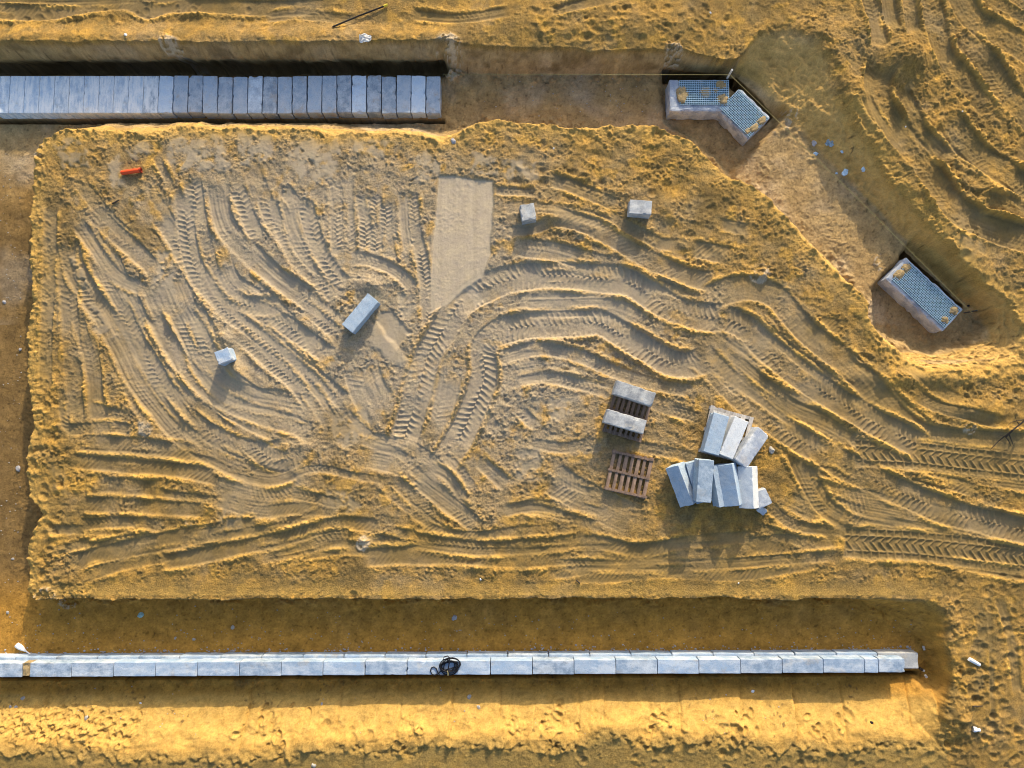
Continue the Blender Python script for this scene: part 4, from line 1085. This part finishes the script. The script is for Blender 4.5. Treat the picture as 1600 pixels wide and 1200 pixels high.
# ------------------------------------------------------------------ cable coil on the wall
bm = bmesh.new(); rr = random.Random(7); pts = []
def cp(u, v, dz): return P3(u, v, ZT+.016+dz)
for k in range(6*18):
    a = 2*math.pi*k/18; turn = k/18
    ru = 13.3+3.0*math.sin(turn*2.3)+.8*math.sin(k*.31); rv = 9.2+2.6*math.sin(turn*1.7+1)+.6*math.sin(k*.23)
    cu_, cv_ = 702.5+2.2*math.sin(turn*1.9), 1041+1.8*math.cos(turn*2.6)
    pts.append(cp(cu_+ru*math.cos(a), cv_+rv*math.sin(a)-1.5*math.cos(a), 0.010*turn))
tail = [(692,1030,.10), (694,1026.5,.11), (699,1025,.11), (703,1028,.11), (702,1036,.12), (700.5,1044,.12), (700.5,1050,.10)]
tail2 = [(688,1049,.02), (684,1053,.01), (679,1055,.005), (674.5,1053,.004), (672.5,1048,.004), (674,1043.5,.004), (678,1042,.004), (682,1045,.006), (683.5,1050,.012), (687,1054.5,.01), (692,1055,.01), (697,1053.5,.012)]
tube(bm, [cp(*q) for q in tail2[::-1]]+pts+[cp(*q) for q in tail], .014, 6)
oc_ = link('cable_coil', bm, m_black, None, True); tag(oc_, 'coil of black cable lying on top of the low wall', 'cable')
bm = bmesh.new(); tube(bm, [cp(699.5, 1048.5, .10), cp(700, 1055, .03)], .017, 8); link('plug', bm, m_brass, oc_)
# ------------------------------------------------------------------ small things
def on(u, v, dz=0): 
    x, y = W(u, v, 0)
    for _ in range(4):
        z = hz(x, y); x, y = W(u, v, z)
    return Vector((x, y, hz(x, y)+dz))
a, b_ = on(191, 271.5, .06), on(222, 267, .06); zz = max(a.z, b_.z); a.z = b_.z = zz
r = empty('plastic_tube', (a+b_)/2); tag(r, 'short orange-red plastic tube lying near the left end of the plateau', 'tube')
d = b_-a; ln = d.length; r.rotation_euler = (0, 0, math.atan2(d.y, d.x))
bm = bmesh.new(); tube(bm, [(-ln/2+.06, 0, 0), (ln/2, 0, 0)], .062, 14, False); tube(bm, [(ln/2, 0, 0), (-ln/2+.06, 0, 0)], .050, 14, False)
link('sleeve', bm, m_orange, r, True)
bm = bmesh.new(); tube(bm, [(-ln/2, 0, 0), (-ln/2+.02, 0, 0), (-ln/2+.07, 0, 0)], .062, 14, True, [.55, .9, 1.0]); link('end_cap', bm, m_orange, r)
bm = bmesh.new(); tube(bm, [(ln/2-.03, 0, 0), (ln/2+.012, 0, 0)], .067, 14, False); tube(bm, [(ln/2+.012, 0, 0), (ln/2-.03, 0, 0)], .048, 14, False); link('rim', bm, m_orange2, r)
bm = bmesh.new(); tube(bm, [on(176, 319, .03), on(187, 313.5, .04)], .022, 6); tag(link('wood_offcut', bm, m_bark), 'short dark stick on the sand below the orange tube', 'stick')
bm = bmesh.new(); tube(bm, [on(520, 43, .03), on(560, 27, .05), on(602, 10.5, .04)], .022, 8)
o = link('iron_rod', bm, m_dark); tag(o, 'long thin black rod with yellow tip on the upper bank', 'rod')
bm = bmesh.new(); tube(bm, [on(600, 11.3, .045), on(606, 9, .045)], .032, 8); link('tip', bm, m_yellow, o)
def rock(name, u, v, sx, sy, sz, m, label, cat, group=None, seed=1, sub=2, dz=0, fold=.35, rot=0, sq=1):
    p = on(u, v, dz); bm = bmesh.new(); bmesh.ops.create_icosphere(bm, subdivisions=sub, radius=1)
    for vv in bm.verts:
        n = vnoise(vv.co, 1.3, seed); vv.co = Vector((vv.co.x*sx, vv.co.y*sy, vv.co.z*sz))*(1+fold*n.x+.2*vnoise(vv.co, 3.1, seed+2).y)
    o = link(name, bm, m); o.location = p+Vector((0, 0, sz*.35)); o.rotation_euler = (0, 0, rot); tag(o, label, cat, group); return o
# crumpled sheet: folded film, irregular
def film(name, u, v, r0, m, label, seed):
    p = on(u, v, .02); bm = bmesh.new(); n = 11; g_ = []
    for j in range(n):
        row = []
        for i in range(n):
            a, b2 = (i/(n-1)-.5)*2, (j/(n-1)-.5)*2
            q = Vector((a*r0*(1-.25*abs(b2)), b2*r0*.8*(1-.3*abs(a)), 0)); nn = vnoise(q/r0, 1.7, seed); n4 = vnoise(q/r0, 4, seed)
            row.append(bm.verts.new(q+Vector((nn.x*.35*r0, nn.y*.35*r0, abs(nn.z)*.5*r0+abs(n4.z)*.3*r0))))
        g_.append(row)
    for j in range(n-1):
        for i in range(n-1): bm.faces.new((g_[j][i], g_[j][i+1], g_[j+1][i+1], g_[j+1][i]))
    bmesh.ops.solidify(bm, geom=bm.faces[:], thickness=.004)
    o = link(name, bm, m); o.location = p; tag(o, label, 'plastic sheet'); return o
film('plastic_film', 571, 61, .17, m_white, 'crumpled white plastic film on the upper bank below the rod', 5)
film('plastic_scrap', 1296, 224, .13, m_blue, 'largest pale blue plastic scrap on the slope right of the trench', 7)
for k, (u, v, s, lb) in enumerate(((1274,240.5,.07,'pale blue scrap beside the diagonal string'), (1350,264,.08,'bright blue scrap furthest right on the pit slope'), (1317,235.5,.05,'small blue scrap just right of the largest blue scrap'),
        (1307,271,.04,'tiny blue chip lowest among the blue scraps'), (1320,269,.11,'dark blue crumbled scrap between bright and tiny blue chips'), (1272,224,.08,'dull purple-grey scrap left of the largest blue scrap'))):
    rock('plastic_scrap', u, v, s, s*.8, s*.35, m_dstone if k == 5 else m_blue, lb, 'plastic scrap', 'blue scraps on the slope', 60+k, 2, 0, .6, k)
SG = 'stones lying on the sand'
for k, (u, v, s, m, lb) in enumerate(((175,75,.055,m_white,'left white pebble of the three on the upper bank edge'), (205,76,.04,m_white,'middle white pebble of the three on the upper bank edge'), (213,72,.06,m_white,'right white pebble of the three on the upper bank edge'),
        (96,88,.07,m_stone,'pale stone alone on the upper bank above the stained blocks'), (708,221,.11,m_dstone,'dark grey stone on the lip right of the row of blocks'), (220,961,.11,m_teal,'teal stone on the floor of the lower trench'),
        (364,980,.08,m_stone,'pale stone in the lower trench right of the teal stone'), (303,999,.06,m_stone,'pinkish stone in the lower trench nearest the low wall'), (274,997,.05,m_stone,'small stone left of the pinkish stone in the lower trench'),
        (12,957,.06,m_stone,'pale stone in the lower left corner of the trench'), (710,965,.10,m_dstone,'grey crumbly stone in the lower trench above the cable coil'), (29,732,.10,m_dstone,'grey stone in the left trench beside the notched lip'),
        (20,873,.05,m_stone,'small pale stone low in the left trench'), (32,546,.06,m_dstone,'grey stone in the middle of the left trench'), (7,472,.07,m_dstone,'grey stone at the left picture edge beside the left trench'),
        (36,1091,.08,m_stone,'pale stone, uppermost of three below the left end of the wall'), (16,1105,.07,m_stone,'pale stone, leftmost of three below the left end of the wall'), (24,1105,.06,m_stone,'pale stone, rightmost of three below the left end of the wall'),
        (135,1122,.08,m_stone,'pale stone on the golden bank below the wall at left'), (219,1099,.04,m_white,'tiny white stone on the shaded foot of the golden bank'), (733,1089,.09,m_stone,'chalky stone on the shaded bank below the cable coil'),
        (748,1105,.07,m_stone,'chalky stone on the sunlit bank right below the cable coil'), (1176,1080,.06,m_white,'white stone on the bank below the right half of the wall'), (503,1100,.05,m_dstone,'small grey stone on the bank left of the cable coil'),
        (490,1196,.08,m_stone,'pale stone at the bottom picture edge'), (865,232,.035,m_white,'tiny white stone in the footprints right of the scraped strip'), (1110,20,.04,m_white,'tiny white stone on the top bank near the corner stake'),
        (1547,468,.06,m_black,'small black lump right of the iron pin'), (1205,703,.12,m_stone,'broken pale rubble piece right of the fanned blocks'), (1504,174,.03,m_white,'tiny white stone among the ridges at upper right'),
        (1415,198,.03,m_white,'tiny white stone in the curved rut at upper right'), (1362,1129,.06,m_black,'small black lump low on the golden bank'), (1154,911,.03,m_white,'tiny white stone on the shelf above the lower trench'),
        (751,905,.04,m_white,'white stone on the shelf above the lower trench'))):
    s *= .8; rock('stone', u, v, s, s*.75, s*.55, m, lb, 'stone', SG, 80+k, 2, -s*.1, .45, k*1.3)
# white plastic pieces and pegs
def peg(u0, v0, u1, v1, r0, r1, m, label, name='peg', dz=.03):
    bm = bmesh.new(); A, B = on(u0, v0, dz), on(u1, v1, dz); tube(bm, [A, A.lerp(B, .3), A.lerp(B, .7), B], 1.0, 8, True, [r0, r0, r1, r1]); o = link(name, bm, m); tag(o, label, 'peg', 'pegs and plastic ends'); return o
peg(27.5, 1007, 49, 1022, .07, .015, m_white, 'white tapered plastic peg lying by the left end of the low wall')
peg(1513, 1029, 1529, 1038, .05, .045, m_white, 'white plastic tube end on the sand beyond the wall')
peg(1519, 1138.5, 1530, 1140, .07, .04, m_white, 'white plastic piece at the lower right beside the sand lump')
peg(1441, 1008.5, 1447, 1017, .035, .03, m_pipe, 'pale short peg in the trench above the end of the wall')
o = peg(1440, 1046, 1461, 1058, .03, .026, m_pipe, 'long pale stake with dark tip stuck at the end of the wall', 'stake', .12)
bm = bmesh.new(); tube(bm, [on(1459.5, 1057.2, .12), on(1466, 1060.6, .12)], .034, 8); link('tip', bm, m_bark, o)
peg(1433, 1049.5, 1439, 1051, .035, .03, m_pipe, 'small wooden chip just below the end of the wall', 'chip', .2)
peg(1519, 1103, 1534, 1102.4, .02, .012, m_bark, 'thin dark stick beside the sand lump at lower right', 'stick')
peg(900, 906, 906, 911, .02, .02, m_bark, 'tiny dark stick on the shelf above the trench', 'stick')
# dead branch
bm = bmesh.new(); rr = random.Random(3)
def twig(pp, r0):
    tube(bm, [on(u, v, dz) for u, v, dz in pp], r0, 6, True, [1-.75*i/(len(pp)-1) for i in range(len(pp))])
twig([(1606,612,.5),(1597,640,.42),(1588,656,.34),(1572,672,.24),(1556,689,.10),(1546,702,.04)], .034)
twig([(1572,672,.24),(1563,683,.20),(1570,687,.12),(1577,696,.05)], .026); twig([(1567,678,.22),(1576,690,.12),(1581,697,.06)], .018)
twig([(1588,656,.34),(1578,657,.32),(1568,660,.28),(1562,667,.25)], .016); twig([(1597,640,.42),(1589,640,.45),(1584,634,.5)], .014)
twig([(1590,653,.36),(1600,659,.3),(1612,660,.3)], .018); twig([(1580,664,.28),(1573,657,.34),(1570,650,.36)], .012); twig([(1563,683,.2),(1556,680,.2),(1551,683,.18)], .012)
tag(link('dead_branch', bm, m_bark), 'bare dark forked branch lying at the right edge', 'branch')
# gravel bedding along the north foot of the wall
bm = bmesh.new(); rr = random.Random(6)
for k in range(900):
    u = rr.uniform(-40, 1432); vb = 1026.6-7.0*u/1435
    v = vb-1.5-abs(rr.gauss(0, 5.0)); s = rr.uniform(.008, .026)*(1.5 if rr.random() < .15 else 1)
    x, y = W(u, v, ZT-hc-.2)
    if rr.random() > .55+.45*math.sin(u*.05)*math.sin(u*.013+1): continue
    r_ = bmesh.ops.create_icosphere(bm, subdivisions=1, radius=s)
    M = Matrix.Translation((x, y, 0)); yy = y
    zz = max(hz(x, y), ZF)
    # bedding slopes up to the ledge
    zz = ZT-hc-.30-.28*max(0, vb-v-3)/14+rr.uniform(-.02, .03); zz = max(zz, hz(x, y))
    for vv in r_['verts']:
        n = vnoise(vv.co*20, 1.2, k); vv.co = Vector((vv.co.x*1.2, vv.co.y, vv.co.z*.8))*(1+.35*n.x)+Vector((x, y, zz))
o = link('gravel', bm, m_dstone); tag(o, None, None, None, 'stuff')

# small stones strewn over the trench floors, far too many to tell apart
bm = bmesh.new(); rr = random.Random(16)
for k in range(420):
    c = rr.random()
    if c < .6: u, v = rr.uniform(0, 1430), 1008-abs(rr.gauss(0, 26))
    elif c < .8: u, v = rr.uniform(0, 34), rr.uniform(230, 930)
    elif c < .9: u, v = rr.uniform(0, 1400), rr.uniform(1066, 1150)
    else: u, v = rr.uniform(720, 1030), rr.uniform(112, 182)
    if v < 945 and c < .6: continue
    x, y = W(u, v, ZF); s = rr.uniform(.006, .019)
    r_ = bmesh.ops.create_icosphere(bm, subdivisions=1, radius=s)
    zz = hz(x, y)
    for _ in range(3): x, y = W(u, v, zz); zz = hz(x, y)
    for vv in r_['verts']: vv.co = Vector((vv.co.x*1.3, vv.co.y, vv.co.z*.8))+Vector((x, y, zz+s*.3))
o = link('gravel', bm, m_stone); o['kind'] = 'stuff'
